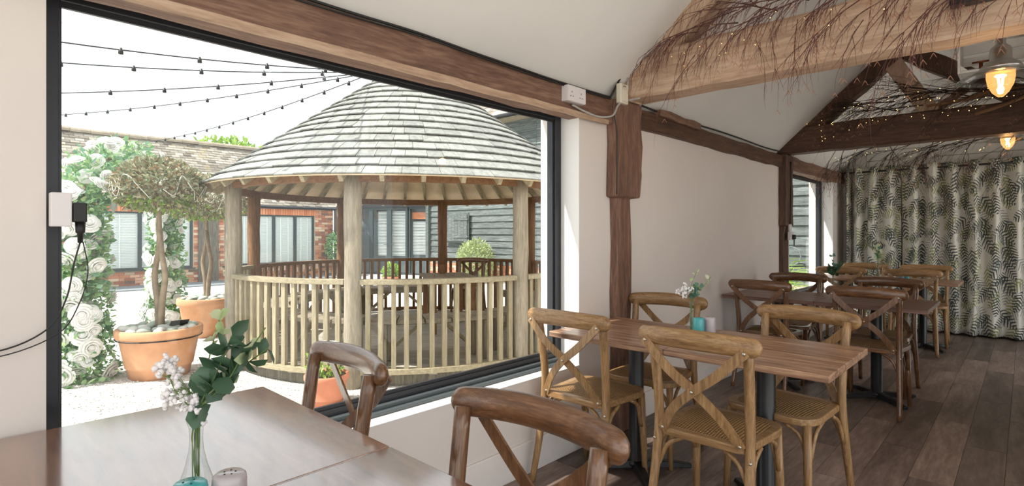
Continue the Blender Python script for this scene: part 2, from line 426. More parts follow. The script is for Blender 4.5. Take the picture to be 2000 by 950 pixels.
# ceiling slopes
def slope(name, x0, z0, x1, z1, y0, y1, th=.06):
    d = V(x1 - x0, 0, z1 - z0).normalized(); n = V(-d.z, 0, d.x)
    if n.z < 0: n = -n
    m = MB(); N = 26
    for i in range(N):
        ya = y0 + (y1 - y0) * i / N; yb = y0 + (y1 - y0) * (i + 1) / N
        vs = [V(x0, ya, z0), V(x1, ya, z1), V(x1, yb, z1), V(x0, yb, z0)]
        m.add(vs + [p + n * th for p in vs], [(0, 1, 2, 3), (4, 7, 6, 5), (0, 4, 5, 1), (3, 2, 6, 7), (0, 3, 7, 4), (1, 5, 6, 2)])
    return m
c = slope('c', -.14, 2.03, RX, RZ, -2.6, 9.25); tag(c.build('ceiling', 'ceiling_plaster'), kind='structure')
c = slope('c', 2.75, 2.25, RX, RZ, -2.6, 9.25); tag(c.build('ceiling', 'ceiling_plaster'), kind='structure')
# far wall and its painted gable boards
fw = tag(MB().prism([(-.3, 0), (2.75, 0), (2.75, 2.25), (RX, RZ), (-.3, 2.05)], 0, .2).build('wall_far', 'wall_plaster'), kind='structure')
fw.rotation_euler.x = PI / 2; fw.location = (0, 9.25, 0)
z = 2.02; k = 0
while z < 3.05:
    hw0 = max(.02, (z + .13 - 2.05) / .94 - .1); x0 = hw0; x1 = min(2.62, RX + (RZ - z - .15) / .766)
    o = MB().box((0, 0, 0), (x1 - x0, .022, .128)).build('board', 'painted_board', fw, bevel=.004)
    o.matrix_local = fw.matrix_basis.inverted() @ Matrix.Translation(((x0 + x1) / 2, 9.036, z + .065))
    z += .134
# right-hand wall (beyond the aisle), far half only: near half and a gap by the curtain left open, unseen, to add daylight
wr = MB().b2((2.63, 3.5, -.3), (2.9, 6.0, 2.25)).b2((2.63, 6.0, 2.05), (2.9, 8.5, 2.25)).b2((2.63, 8.5, -.3), (2.9, 9.25, 2.25))
tag(wr.build('wall_right', 'wall_plaster'), kind='structure')

# windows of the room -----------------------------------------------------
def room_window(n, y0, y1):
    T, L0 = 2.02, y0 + .044
    wn = tag(MB().b2((-.20, y0, .494), (-.135, L0, T)).b2((-.20, y1 - .06, .494), (-.135, y1, T)).b2((-.20, L0, 1.965), (-.135, y1 - .06, T)).b2((-.20, L0, .494), (-.135, y1 - .06, .555))
             .build('window_%d' % n, 'frame_metal', bevel=.003), kind='structure')
    b = .016
    m = MB().b2((-.158, L0, .555), (-.145, L0 + .006, 1.965)).b2((-.158, y1 - .06 - b, .555), (-.145, y1 - .06, 1.965)).b2((-.158, L0 + .006, 1.965 - b), (-.145, y1 - .06 - b, 1.965)).b2((-.158, L0 + .006, .555), (-.145, y1 - .06 - b, .555 + b))
    m.build('glazing_bead', 'frame_metal', wn)
    MB().b2((-.135, y0 + .002, .494), (-.105, y1 - .006, .528)).build('frame_ledge', 'frame_ledge', wn, bevel=.003)
    MB().b2((-.105, y0 + .002, .494), (-.075, y1 - .006, .510)).build('frame_ledge', 'frame_ledge', wn, bevel=.003)
    MB().b2((-.172, y0 + .04, .545), (-.166, y1 - .05, 1.975)).build('pane', 'window_glass', wn)
    return wn
room_window(1, .2, 2.62); room_window(2, 6.55, 8.46)

# timbers ------------------------------------------------------------------
def beam(name, mat, p0, p1, wd, ht, label, seed, up=(0, 0, 1), wob=.008, cat='beam', n=14):
    p0 = Vector(p0); p1 = Vector(p1)
    return tag(timber(p0, p1, wd, ht, wob, up, seed, n).build(name, mat, loc=tuple(p0)), label, cat)
b1 = beam('wall_plate', 'beam_brown_y', (-.02, -2.6, 2.045), (-.02, 2.9, 2.045), .13, .165, 'long red-brown rough timber plate over the big picture window', 3, wob=.006, n=30)
b1_e = timber((.066, .0, -.079), (.066, 5.45, -.079), .022, .03, .003, (0, 0, 1), 8, 40).build('lit_edge', 'beam_tan_y', b1)  # tan strip paints in the sill's bounce light on the beam's lower edge
beam('wall_plate', 'beam_dark_y', (-.0, 3.2, 2.055), (-.0, 6.2, 2.05), .09, .125, 'dark timber plate along the wall top between the two posts', 4, n=16)
beam('wall_plate', 'beam_brown_y', (-.02, 6.45, 2.05), (-.02, 8.95, 2.05), .13, .15, 'brown timber plate over the small window by the curtain', 5, n=12)
# posts (upper jowl wider than the shaft)
def post(y0, y1, ylo0, ylo1, zs, label, seed, mat='beam_brown_z'):
    R = random.Random(seed); m = MB(); n = 16; pts = []
    def prof_at(z):
        if z >= zs: a, b, d = y0, y1, .075
        else: a, b, d = ylo0, ylo1, .05
        return a, b, d
    zs_list = [0, .3, .6, .9, 1.2, zs - .01, zs, zs + .15, 1.7, 1.85, 2.0, 2.12]
    rings = []
    for z in zs_list:
        a, b, d = prof_at(z); e = [R.uniform(-.008, .008) for _ in range(4)]
        rings.append([V(.0005, a + e[0], z), V(d + e[2], a + e[0] + .006, z), V(d + e[2], b + e[1] - .006, z), V(.0005, b + e[1], z)])
    o = 0
    for r in rings: m.v += r
    for i in range(len(rings) - 1):
        for k in range(4):
            l = (k + 1) % 4; m.f.append((i * 4 + k, i * 4 + l, (i + 1) * 4 + l, (i + 1) * 4 + k))
    m.f.append((3, 2, 1, 0)); t = (len(rings) - 1) * 4; m.f.append((t, t + 1, t + 2, t + 3))
    return tag(m.build('post', mat, loc=(0, (y0 + y1) / 2, 0), bevel=.008), label, 'post')
post(2.905, 3.22, 2.945, 3.125, 1.51, 'brown oak post with a thick stepped head beside the big window', 11)
post(6.2, 6.46, 6.22, 6.40, 1.36, 'dark oak post standing next to the small window', 12, 'beam_dark_z')
# truss 1 (tan) and truss 2 (dark)
def truss(y, matx, matr, lab, seed, th=.2):
    ob = []
    beam('tie_beam', matx, (-.05, y, 2.26), (2.75, y, 2.26), th, .27, 'heavy %s tie beam %s' % (lab[0], lab[1]), seed, wob=.005, n=22)
    beam('principal_rafter', matr, (.03, y, 2.20), (1.27, y, 3.27), th * .8, .23, 'sloping %s principal rafter %s, on the window side' % (lab[0], lab[1]), seed + 1, up=(-.7, 0, .7), n=10)
    beam('principal_rafter', matr, (1.06, y + .03, 3.03), (1.95, y + .03, 2.40), th * .7, .15, 'sloping %s principal rafter %s, on the aisle side' % (lab[0], lab[1]), seed + 2, up=(.6, 0, .8), n=10)
truss(3.1, 'beam_tan_x', 'beam_tan_z', ('tan', 'draped with red twigs'), 21)
truss(6.3, 'beam_dark_x', 'beam_dark_z', ('dark brown', 'carrying twigs and fairy lights'), 31)
beam('strut', 'beam_tan_z', (.97, 6.3, 2.96), (1.30, 6.3, 2.38), .10, .15, 'lighter brown diagonal strut inside the dark truss', 41, up=(1, 0, .5), n=8)
beam('strut', 'beam_brown_z', (1.60, 6.3, 2.62), (1.32, 6.32, 2.40), .06, .07, 'thin dark diagonal strut inside the dark truss', 42, up=(1, 0, .5), n=8)

# ================================================================== FURNITURE
def smooth_path(pts, n=6):
    """Catmull-Rom through pts"""
    P = [Vector(p) for p in pts]; P = [P[0] * 2 - P[1]] + P + [P[-1] * 2 - P[-2]]; out = []
    for i in range(1, len(P) - 2):
        for k in range(n):
            t = k / n; a, b, c, d = P[i - 1], P[i], P[i + 1], P[i + 2]
            out.append(.5 * ((2 * b) + (c - a) * t + (2 * a - 5 * b + 4 * c - d) * t * t + (3 * b - a - 3 * c + d) * t ** 3))
    out.append(P[-2]); return out
def rrect(hw0, hw1, y0, y1, r, n=6):
    """rounded trapezoid outline: half width hw0 at y0, hw1 at y1"""
    cs = [(-hw0, y0), (hw0, y0), (hw1, y1), (-hw1, y1)]; out = []
    for i in range(4):
        p = Vector(cs[i]); a = (Vector(cs[i - 1]) - p).normalized(); b = (Vector(cs[(i + 1) % 4]) - p).normalized()
        rr = r[i] if isinstance(r, (list, tuple)) else r
        s = p + a * rr; e = p + b * rr
        for k in range(n + 1):
            t = k / n; out.append(tuple(s * (1 - t) ** 2 + p * 2 * t * (1 - t) + e * t * t))
    return out
def make_chair(label, mat='chair_wood', loc=(0, 0, 0), rz=0, group='cross-back chairs in the dining room', seat='rattan', seatmat=None):
    t = thing('crossback_chair', loc, label, 'chair', group, rz)
    X, Y, Z = mat + '_x', mat + '_y', mat + '_z'
    for s in (-1, 1):
        pth = smooth_path([(s * .205, -.275, 0), (s * .198, -.225, .22), (s * .19, -.192, .44), (s * .19, -.195, .60), (s * .198, -.232, .852)], 5)
        MB().sweep(pth, lambda i: [((.0155 + .0035 * min(1, i / 8)) * math.cos(2 * PI * q / 12), (.0165 + .0065 * min(1, i / 8)) * math.sin(2 * PI * q / 12)) for q in range(12)], V(0, 1, 0)).build('rear_leg', Z, t, True)
        MB().tube([(s * .19, .175, 0), (s * .185, .165, .22), (s * .178, .155, .437)], [.0145, .0175, .019], 10).build('front_leg', Z, t, True)
    # top rail: bowed, oval, round-ended
    n = 33; pts = []; sz = []
    for i in range(n):
        u = -math.cos(PI * i / (n - 1)); x = u * .252
        pts.append(V(x, -.292 + .05 * u * u, .862 - .010 * u * u)); e = max(0, (abs(u) - .86) / .14)
        k = math.sqrt(max(.03, 1 - e * e)); sz.append((.020 + .006 * abs(u) ** 2, .040 - .003 * u * u, k))
    m = MB().sweep(pts, lambda i: [(sz[i][0] * sz[i][2] * math.cos(2 * PI * q / 12), sz[i][1] * sz[i][2] * math.sin(2 * PI * q / 12)) for q in range(12)], V(0, 0, 1))
    m.build('top_rail', X, t, True)
    for s in (-1, 1):
        p = smooth_path([(s * .208, -.287, .842), (s * .10, -.290, .735), (0, -.275 - .006 * s, .655), (-s * .10, -.245, .56), (-s * .165, -.212, .455)], 4)
        m = MB(); q = len(p)
        d = (p[-1] - p[0]).normalized()
        m.sweep(p, lambda i: [(-.019, -.0035), (.019, -.0035), (.019, .0035), (-.019, .0035)], V(0, -1, .15))
        st = m.build('cross_strap', Z, t)
        MB().ball((s * .202, -.292, .836), .0075, 8, 5, (1, .6, 1)).build('bolt', 'bolt_metal', st, True)
        MB().ball((-s * .160, -.218, .463), .0075, 8, 5, (1, .6, 1)).build('bolt', 'bolt_metal', st, True)
        MB().ball((s * .198, -.215, .41), .007, 8, 5).build('bolt', 'bolt_metal', t, True)
    MB().ball((0, -.288, .655), .007, 8, 5, (1, .7, 1)).build('bolt', 'bolt_metal', t, True)
    outer = rrect(.182, .222, -.215, .195, [.05, .05, .13, .13]); k = .86
    cy = -.005; inner = [(x * .80, cy + (y - cy) * .80) for x, y in outer]; N = len(outer)
    m = MB(); z0, z1 = .432, .464
    m.v = [V(x, y, z) for z in (z0, z1) for x, y in outer] + [V(x, y, z) for z in (z0, z1) for x, y in inner]
    for i in range(N):
        j = (i + 1) % N
        m.f += [(i, j, N + j, N + i), (2 * N + j, 2 * N + i, 3 * N + i, 3 * N + j), (N + i, N + j, 3 * N + j, 3 * N + i), (j, i, 2 * N + i, 2 * N + j)]
    m.build('seat_frame', X, t, bevel=.006)
    m = MB(); rings = 5
    for r in range(rings):
        f = 1.04 - r * .24 if r < rings - 1 else .02
        zz = .4645 + .012 * (1 - f * f)
        m.v += [V(x * f, cy + (y - cy) * f, zz) for x, y in inner]
    for r in range(rings - 1):
        for i in range(N):
            j = (i + 1) % N; m.f.append((r * N + i, r * N + j, (r + 1) * N + j, (r + 1) * N + i))
    m.f.append(tuple((rings - 1) * N + i for i in range(N)))
    m.build('woven_seat', seatmat or seat, t, True)
    for s in (-1, 1):
        for a, b, c in (((s * .178, .150, .27), (s * .15, .158, .38), (s * .085, .165, .428)), ((s * .186, .145, .27), (s * .19, .10, .385), (s * .192, .03, .430)),
                        ((s * .192, -.205, .27), (s * .19, -.15, .385), (s * .19, -.08, .430)), ((s * .19, -.2, .29), (s * .15, -.195, .385), (s * .085, -.19, .430))):
            MB().tube(smooth_path([a, b, c], 4), .0095, 8).build('brace', Z, t, True)
    return t
def put_chair(src, label, x, y, rz, group=None, z=0):
    c = copy_tree(src); c.location = (x, y, z); c.rotation_euler.z = rz; c['label'] = label
    if group: c['group'] = group
    return c
# far-side chairs face -y (rz = pi), near-side chairs face +y
cA = make_chair('cross-back chair with bright woven seat, back to the window at the shaker table', 'chair_wood', (.285, 2.38, 0), 0)
cA['label'] = 'light oak cross-back chair right beside the big window sill, woven seat in sunlight'
put_chair(cA, 'light oak cross-back chair at the shaker table, its orange woven seat toward the aisle', .98, 2.31, 0)
put_chair(cA, 'cross-back chair against the plain wall behind the vase, next to the stepped oak post', .33, 2.87, PI + .10)
put_chair(cA, 'cross-back chair at the aisle end of the shaker table, facing the camera side', 1.08, 2.79, PI - .14)
cD = make_chair('dark cross-back chair at the long dark table, beside the plain wall', 'chair_dark', (.37, 4.82, 0), -.05, seat='rattan')
put_chair(cD, 'dark cross-back chair in front of the small window, behind the long dark table', .36, 5.33, PI)
put_chair(cD, 'dark cross-back chair on the near side of the dark table, by the aisle', 1.11, 4.76, -.03)
put_chair(cD, 'dark cross-back chair on the far side of the dark table, by the aisle', 1.07, 5.28, PI - .04)
put_chair(cA, 'pale cross-back chair beside the small window jamb, near side of the curtain table', .38, 7.27, .1)
put_chair(cA, 'pale cross-back chair between the curtain and the small window corner', .46, 7.78, PI)
put_chair(cA, 'pale cross-back chair on the near side of the curtain table, by the aisle', 1.04, 7.26, .1)
put_chair(cA, 'pale cross-back chair tight against the leaf curtain, by the aisle', 1.09, 7.80, PI + .08)
cF = make_chair('glossy brown cross-back chair between the foreground table and the window sill', 'chair_dark', (.29, .67, 0), PI - .06)
put_chair(cF, 'glossy brown cross-back chair with thick rail at the foreground table, aisle side', 1.125, .665, PI + .03)

def make_table(loc, label, top='table_x', w=.70, d=.70, group='square pedestal tables pushed together in pairs', edge=None):
    t = thing('pedestal_table', loc, label, 'table', group)
    MB().box((0, 0, .735), (w, d, .030)).build('tabletop', top, t, bevel=.003)
    MB().lathe([(.10, .718), (.10, .7195), (.042, .705), (.040, .69), (.040, .05), (.052, .045), (.052, .03)], 20).build('column', 'black_metal', t, True)
    m = MB()
    for k in range(4):
        a = PI / 4 + k * PI / 2; dx, dy = math.cos(a), math.sin(a)
        m.sweep([V(dx * .03, dy * .03, .035), V(dx * .20, dy * .20, .028), V(dx * .30, dy * .30, .018)], lambda i: [(-.032 + .006 * i, -.02 + .004 * i), (.032 - .006 * i, -.02 + .004 * i), (.022 - .004 * i, .02 - .006 * i), (-.022 + .004 * i, .02 - .006 * i)], V(0, 0, 1))
    m.build('cross_foot', 'cast_iron', t, bevel=.004)
    return t
t1 = make_table((.400, .42, 0), 'glossy wooden table in the foreground against the window wall', 'table_gloss', .766, .70)
t1b = make_table((1.170, .42, 0), 'glossy wooden table in the foreground pushed against the vase table', 'table_gloss', .766, .70)
t2 = make_table((.395, 2.600, 0), 'striped walnut table with an end against the wall, under the vase', 'table_x', .67, .67)
t2b = copy_tree(t2); t2b.location = (1.067, 2.600, 0); t2b['label'] = 'striped walnut table end jutting into the aisle beside the shakers'
t3 = make_table((.385, 4.985, 0), 'dark wooden table end against the plain wall', 'table_edge', .705, .70)
t3b = copy_tree(t3); t3b.location = (1.092, 4.985, 0); t3b['label'] = 'dark wooden table end in the aisle holding the eucalyptus vase'
t4 = copy_tree(t2); t4.location = (.385, 7.53, 0); t4['label'] = 'walnut table below the small window next to the curtain'
t4b = copy_tree(t2); t4b.location = (1.092, 7.53, 0); t4b['label'] = 'walnut table end in the aisle in front of the leaf curtain'

# ---- vases with flowers, shakers
def vase(loc, H, label, seed, kind):
    R = random.Random(seed); t = thing('bud_vase', loc, label, 'vase', 'glass bud vases on the tables'); k = H / .18
    prof = [(.0, .004), (.030, .004), (.034, .012), (.036, .03), (.031, .055), (.021, .085), (.0145, .115), (.0125, .14), (.014, .165), (.019, .18)]
    MB().lathe([(r * k, z * k) for r, z in prof], 24).build('glass_body', 'vase_glass', t, True)
    stems = MB(); lf = MB(); lf2 = MB(); fl_ = MB(); pale = MB()
    top = V(0, 0, H)
    def stem(tip, bend=.02, r=.0013):
        base = V(R.uniform(-.008, .008), R.uniform(-.008, .008), .02); nk = V(R.uniform(-.006, .006), R.uniform(-.006, .006), H)
        mid = nk.lerp(Vector(tip), .5) + V(R.uniform(-bend, bend), R.uniform(-bend, bend), .01)
        p = smooth_path([base, nk, mid, tip], 4); stems.tube(p, r, 5); return p
    for tip, sz, typ in kind:
        p = stem(tip)
        T = Vector(tip); D = (T - p[-4]).normalized()
        if typ == 'gyp':
            for q in range(26):
                e = T + rdir_(R) * R.uniform(.2, 1) * sz; stems.tube([p[-3], e], .0006, 3)
                for j in range(3): fl_.ball(e + rdir_(R) * .004, R.uniform(.0038, .0062), 6, 4)
        else:
            dst = lf if typ == 'euc' else (lf2 if typ == 'dark' else pale)
            for q in range(11):
                i = R.randrange(len(p) // 2, len(p)); d = (rdir_(R) + D * .5); d.normalize()
                dst.leaf(p[i], d, rdir_(R), sz * R.uniform(.7, 1.15), sz * R.uniform(.6, .85), .12, .15)
    stems.build('stems', 'stem_green', t)
    if fl_.v: fl_.build('blossoms', 'gyp_white', t, True)['kind'] = 'stuff'
    if lf.v: lf.build('foliage', 'leaf_euc', t, True)
    if lf2.v: lf2.build('foliage', 'leaf_dark', t, True)
    if pale.v: pale.build('foliage', 'leaf_pale', t, True)
    return t
def rdir_(R):
    z = R.uniform(-1, 1); a = R.uniform(0, 2 * PI); r = math.sqrt(1 - z * z); return V(r * math.cos(a), r * math.sin(a), z)
cr = V(.726, .688, 0)   # along the tables, away from the window
def off(s, z, d=0): return tuple(cr * s + V(-.688, .726, 0) * d + V(0, 0, z))
vase((.755, .345, .75), .165, 'clear glass vase of white blossom and dark eucalyptus on the foreground table', 5,
     [(off(-.035, .225), .045, 'gyp'), (off(-.01, .20), .05, 'gyp'), (off(-.055, .265), .03, 'gyp'), (off(.05, .25), .055, 'dark'), (off(.09, .29), .055, 'dark'), (off(.07, .33), .045, 'dark'), (off(.13, .30, .02), .045, 'dark'), (off(.045, .36), .03, 'pale'), (off(.135, .345), .035, 'pale')])
vase((.655, 2.72, .75), .165, 'clear glass vase with blue-green sprigs and white blossom on the walnut table', 9,
     [(off(-.05, .215), .035, 'gyp'), (off(-.03, .24), .035, 'gyp'), (off(.02, .25), .04, 'euc'), (off(.05, .26), .04, 'euc'), (off(.035, .22), .04, 'euc'), (off(.025, .325), .026, 'pale'), (off(.10, .30), .028, 'pale')])
vase((.80, 4.95, .75), .165, 'small glass vase of dark eucalyptus on the dark table', 13,
     [(off(0, .25), .05, 'dark'), (off(.03, .28), .05, 'dark'), (off(-.02, .22), .05, 'dark'), (off(.09, .30), .04, 'dark'), (off(.0, .34), .04, 'euc')])
vase((.66, 7.62, .75), .165, 'small glass vase of pale green sprigs before the leaf curtain', 17,
     [(off(0, .28), .05, 'pale'), (off(.04, .30), .05, 'pale'), (off(-.04, .30), .05, 'pale'), (off(.02, .36), .05, 'euc'), (off(-.02, .37), .05, 'pale')])
def shaker(loc, mat, label, r=.029, h=.095, holes=3):
    t = thing('shaker', loc, label, 'shaker', 'ceramic salt and pepper shakers')
    MB().lathe([(0, 0), (r * .96, 0), (r, .006), (r, h - .012), (r * .95, h - .004), (r * .8, h), (0, h + .001)], 28).build('body', mat, t, True)
    for k in range(holes):
        a = 2 * PI * k / holes
        MB().lathe([(.0018, h - .001), (.0018, h + .0014), (0, h + .0014)], 8, (.010 * math.cos(a), .010 * math.sin(a), 0)).build('hole', 'dark_slot', t)
shaker((.872, .300, .75), 'teal_glaze', 'teal shaker beside the vase on the foreground table')
shaker((.882, .362, .75), 'grey_glaze', 'pale grey shaker with holes in its top on the foreground table', holes=5)
shaker((.712, 2.675, .75), 'teal_glaze', 'turquoise shaker beside the vase on the walnut table')
shaker((.745, 2.735, .75), 'grey_glaze', 'grey shaker half hidden behind the turquoise one on the walnut table')
shaker((.90, 7.50, .75), 'slate_glaze', 'blue-grey shaker on the table by the curtain')
shaker((.945, 7.56, .75), 'teal_glaze', 'teal shaker on the table by the curtain')

# ---- curtains and rod
def curtain(name, x0, x1, y, label, seed, folds, ph=0):
    R = random.Random(seed); nx = int((x1 - x0) * 130); nz = 26; m = MB(); us = []
    ztop, zbot = 2.175, .025; u = R.uniform(0, 3)
    fo = [R.uniform(.8, 1.2) for _ in range(40)]
    def yy(x, v):
        a = (x - x0) / (x1 - x0) * folds * 2 * PI + ph + .5 * math.sin(v * 2.2 + x * 3) * v
        k = fo[int((x - x0) / (x1 - x0) * folds) % 40]
        return y + .085 * math.sin(a + .35 * math.sin(a)) * (1 - .2 * v) * k + .02 * math.sin(a * .37 + 2 * v) * v
    for j in range(nz + 1):
        v = j / nz
        for i in range(nx + 1):
            x = x0 + (x1 - x0) * i / nx
            m.v.append(V(x + .015 * math.sin(3 * v + x * 9) * v, yy(x, v), ztop + (zbot - ztop) * v))
    for j in range(nz):
        for i in range(nx): m.f.append((j * (nx + 1) + i, (j + 1) * (nx + 1) + i, (j + 1) * (nx + 1) + i + 1, j * (nx + 1) + i + 1))
    o = m.build(name, 'curtain_print', smooth=True, loc=((x0 + x1) / 2, y, zbot))
    me = o.data; uvl = me.uv_layers.new(name='UVMap'); acc = [0.0]
    for i in range(nx): acc.append(acc[-1] + (m.v[i + 1] - m.v[i]).length)
    for lp in me.loops:
        vi = lp.vertex_index; uvl.data[lp.index].uv = (u + acc[vi % (nx + 1)], (vi // (nx + 1)) / nz * (ztop - zbot))
    so = o.modifiers.new('cloth', 'SOLIDIFY'); so.thickness = .003
    return tag(o, label, 'curtain', 'leaf-print curtains across the end of the room')
curtain('curtain', .075, .155, 8.73, 'narrow strip of leaf-print curtain right beside the window wall', 1, 1, 1)
curtain('curtain', .17, .72, 8.74, 'leaf-print curtain panel behind the pale vase and chairs, next to the narrow strip', 2, 3, 2.0)
curtain('curtain', .735, 2.62, 8.74, 'widest leaf-print curtain panel, running into the aisle corner', 3, 9.5, 0.5)
rod = thing('curtain_rod', (0, 8.74, 2.115), 'black metal curtain rod threaded through the leaf-print curtains', 'curtain rod')
MB().tube([(.03, 0, 0), (2.62, 0, 0)], .013, 10).build('pole', 'black_metal', rod, True)
MB().box((.045, .11, 0), (.02, .2, .03)).build('bracket', 'black_metal', rod)

# ---- pendant lamps
def pendant(loc, label, energy=12):
    t = thing('pendant_lamp', loc, label, 'lamp', 'glass and chrome pendant lamps')     # origin: bulb glass bottom
    MB().lathe([(.0, .325), (.024, .323), (.025, .30), (.019, .296), (.019, .245), (.024, .238), (.036, .228), (.040, .21), (.040, .172), (.047, .166), (.062, .154), (.076, .138), (.080, .124), (.0, .121)], 28).build('cap', 'chrome', t, True)
    MB().lathe([(.029, .320), (.030, .304), (.026, .301)], 24).build('collar', 'chrome', t, True)
    MB().lathe([(.078, .130), (.10, .119), (.130, .104), (.158, .088), (.1595, .084), (.130, .099), (.10, .114), (.078, .125)], 40).build('shade', 'shade_glass', t, True)
    MB().lathe([(.0, 0), (.010, .001), (.030, .022), (.046, .055), (.052, .09), (.052, .121)], 28).build('globe', 'amber_glass', t, True)
    f = MB()
    for k in range(6):
        a = k * PI / 3; f.tube([(.006 * math.cos(a), .006 * math.sin(a), .045), (.012 * math.cos(a), .012 * math.sin(a), .10)], .0022, 5)
    f.build('filament', 'filament', t)
    cz = RZ - (loc[0] - RX) * .766 - loc[2]
    MB().tube([(0, 0, .32), (0, 0, cz)], .004, 6).build('cord', 'black_cable', t)
    MB().lathe([(0, cz - .02), (.045, cz - .02), (.05, cz), (0, cz)], 16).build('ceiling_rose', 'black_metal', t)
    ld = bpy.data.lights.new('lamp_light', 'POINT'); ld.energy = energy * .3; ld.color = (1.0, .68, .38); ld.shadow_soft_size = .03
    lo = bpy.data.objects.new('lamp_light', ld); COL.objects.link(lo); lo.parent = t; lo.location = (0, 0, .07)
pendant((1.845, 3.36, 1.905), 'chrome pendant lamp with glass shade hanging just behind the tan tie beam')
pendant((1.81, 6.62, 2.03), 'pendant lamp glowing behind the dark tie beam, in front of the curtain')

# ---- crate shelf hanging at the aisle side with its things
cr_t = thing('crate_shelf', (1.61, 4.5, 2.30), 'white painted wooden crate shelf hanging behind the pendant lamp', 'crate')
CW, CD, CH = .62, .24, .315
for nm, lo, hi in [('side_board', (0, 0, 0), (.014, CD, CH)), ('side_board', (CW - .014, 0, 0), (CW, CD, CH)), ('bottom_board', (.014, 0, 0), (CW - .014, CD, .014)), ('top_board', (.014, 0, CH - .014), (CW - .014, CD, CH))]:
    MB().b2(lo, hi).build(nm, 'white_paint', cr_t, bevel=.002)
for k in range(4):
    z0 = .014 + k * .077
    MB().b2((.014, CD - .012, z0), (CW - .014, CD, z0 + .058)).build('slat', 'white_paint', cr_t, bevel=.002)
for z0 in (.015, CH - .055):
    for x0 in (.014, CW - .014 - .04):
        s = 1 if x0 < .1 else -1; xx = .014 if s > 0 else CW - .014
        m = MB(); y = CD - .013
        a = (.04 if z0 < .1 else -.04); zb = .0145 if z0 < .1 else CH - .0145
        m.add([V(xx, 0.01, zb), V(xx + s * .04, 0.01, zb), V(xx, 0.01, zb + a), V(xx, y, zb), V(xx + s * .04, y, zb), V(xx, y, zb + a)], [(0, 1, 2), (3, 5, 4), (0, 3, 4, 1), (1, 4, 5, 2), (2, 5, 3, 0)])
        m.build('corner_block', 'white_paint', cr_t)
cup = thing('copper_pot', (1.99, 4.60, 2.3141), 'small copper pot with a loop handle inside the white crate', 'pot')
MB().lathe([(0, 0), (.035, 0), (.045, .02), (.042, .07), (.047, .078), (.0, .078)], 20).build('body', 'copper', cup, True)
MB().tube([(.035 * math.cos(a) , 0, .075 + .06 * math.sin(a)) for a in [k * PI / 10 for k in range(11)]], .0035, 6).build('handle', 'black_metal', cup, True)
sp = thing('water_tap', (1.72, 4.60, 2.3141), 'old copper tap standing inside the white crate', 'tap')
MB().lathe([(0, 0), (.02, 0), (.012, .015), (.010, .06), (0, .062)], 14).build('stem', 'copper', sp, True)
MB().tube([(-.045, 0, .065), (.045, 0, .065)], .006, 8).build('lever', 'copper', sp, True)
tray = tag(MB().box((1.855, 4.58, 2.3141 + .01), (.10, .09, .02)).build('tin', 'dark_slot', loc=(1.855, 4.58, 2.3141), bevel=.003), 'flat dark tin lying in the white crate', 'tin')
bxs = thing('speaker_box', (1.775, 2.925, 2.292), 'small black box fixed to the face of the tan tie beam', 'box')
MB().b2((-.08, 0, -.055), (.08, .065, .05)).build('casing', 'black_metal', bxs, bevel=.004)

# ---- sockets, alarm, cables
so = thing('double_socket', (.045, 2.39, 2.015), 'white double power socket on the end of the window beam', 'socket')
MB().b2((0, 0, 0), (.045, .165, .088)).build('box', 'white_plastic', so, bevel=.003)
MB().b2((.045, .001, .001), (.049, .164, .087)).build('face_plate', 'white_plastic', so, bevel=.001)
for y0 in (.035, .12):
    for dy, dz, w_, h_ in ((0, .052, .005, .009), (-.011, .028, .008, .005), (.011, .028, .008, .005)):
        MB().b2((.0485, y0 + dy - w_ / 2, dz - h_ / 2), (.0495, y0 + dy + w_ / 2, dz + h_ / 2)).build('slot', 'dark_slot', so)
    MB().b2((.049, y0 + (.018 if y0 < .1 else -.026), .062), (.0515, y0 + (.026 if y0 < .1 else -.018), .076)).build('rocker', 'white_plastic', so, bevel=.001)
al = thing('motion_sensor', (.077, 2.94, 2.085), 'cream motion sensor beside the double socket, at the post head', 'sensor')
MB().b2((0, -.045, 0), (.038, .045, .125)).build('casing', 'cream_plastic', al, bevel=.008)
MB().b2((.0375, -.03, .012), (.044, .03, .085)).build('lens', 'cream_plastic', al, bevel=.004)
MB().b2((.0375, -.012, .105), (.039, .012, .109)).build('slot', 'dark_slot', al)
lb = thing('single_socket', (.0, .155, 1.297), 'pale socket box with a black plug at the wall edge of the big window', 'socket')
MB().b2((0, .050, 0), (.04, .095, .092)).build('box', 'white_plastic', lb, bevel=.003)
pg = MB().b2((.004, .0975, .012), (.040, .128, .066)).build('plug', 'black_cable', lb, bevel=.003)
MB().lathe([(.0, -.045), (.006, -.045), (.007, -.02), (.011, -.015), (.012, .012), (0, .012)], 12, (.022, .115, 0)).build('plug_neck', 'black_cable', pg, True)
p = smooth_path([(.022, .27, 1.255), (.024, .255, 1.19), (.02, .24, 1.10), (.018, .20, 1.02), (.014, .10, .975), (.014, -.05, .985), (.012, -.25, 1.02)], 6)
tag(MB().tube(p, .0022, 6).build('cable', 'black_cable', smooth=True, loc=tuple(p[-1])), 'thin black cable looping from the plug across the window wall', 'cable')
p = smooth_path([(.030, .275, 1.255), (.034, .285, 1.17), (.03, .265, 1.08), (.026, .22, 1.005), (.022, .10, .962), (.02, -.05, .975), (.018, -.25, 1.012)], 6)
tag(MB().tube(p, .0016, 6).build('cable', 'black_cable', smooth=True, loc=tuple(p[-1])), 'second thin black cable hanging in a loop below the plug', 'cable')
s2 = thing('single_socket', (.0755, 6.30, 1.20), 'small pale socket with a black plug on the dark post', 'socket')
MB().b2((0, -.04, 0), (.03, .05, .09)).build('box', 'white_plastic', s2, bevel=.003)
MB().b2((0, -.025, .094), (.02, .03, .17)).build('junction_box', 'white_plastic', s2, bevel=.003)
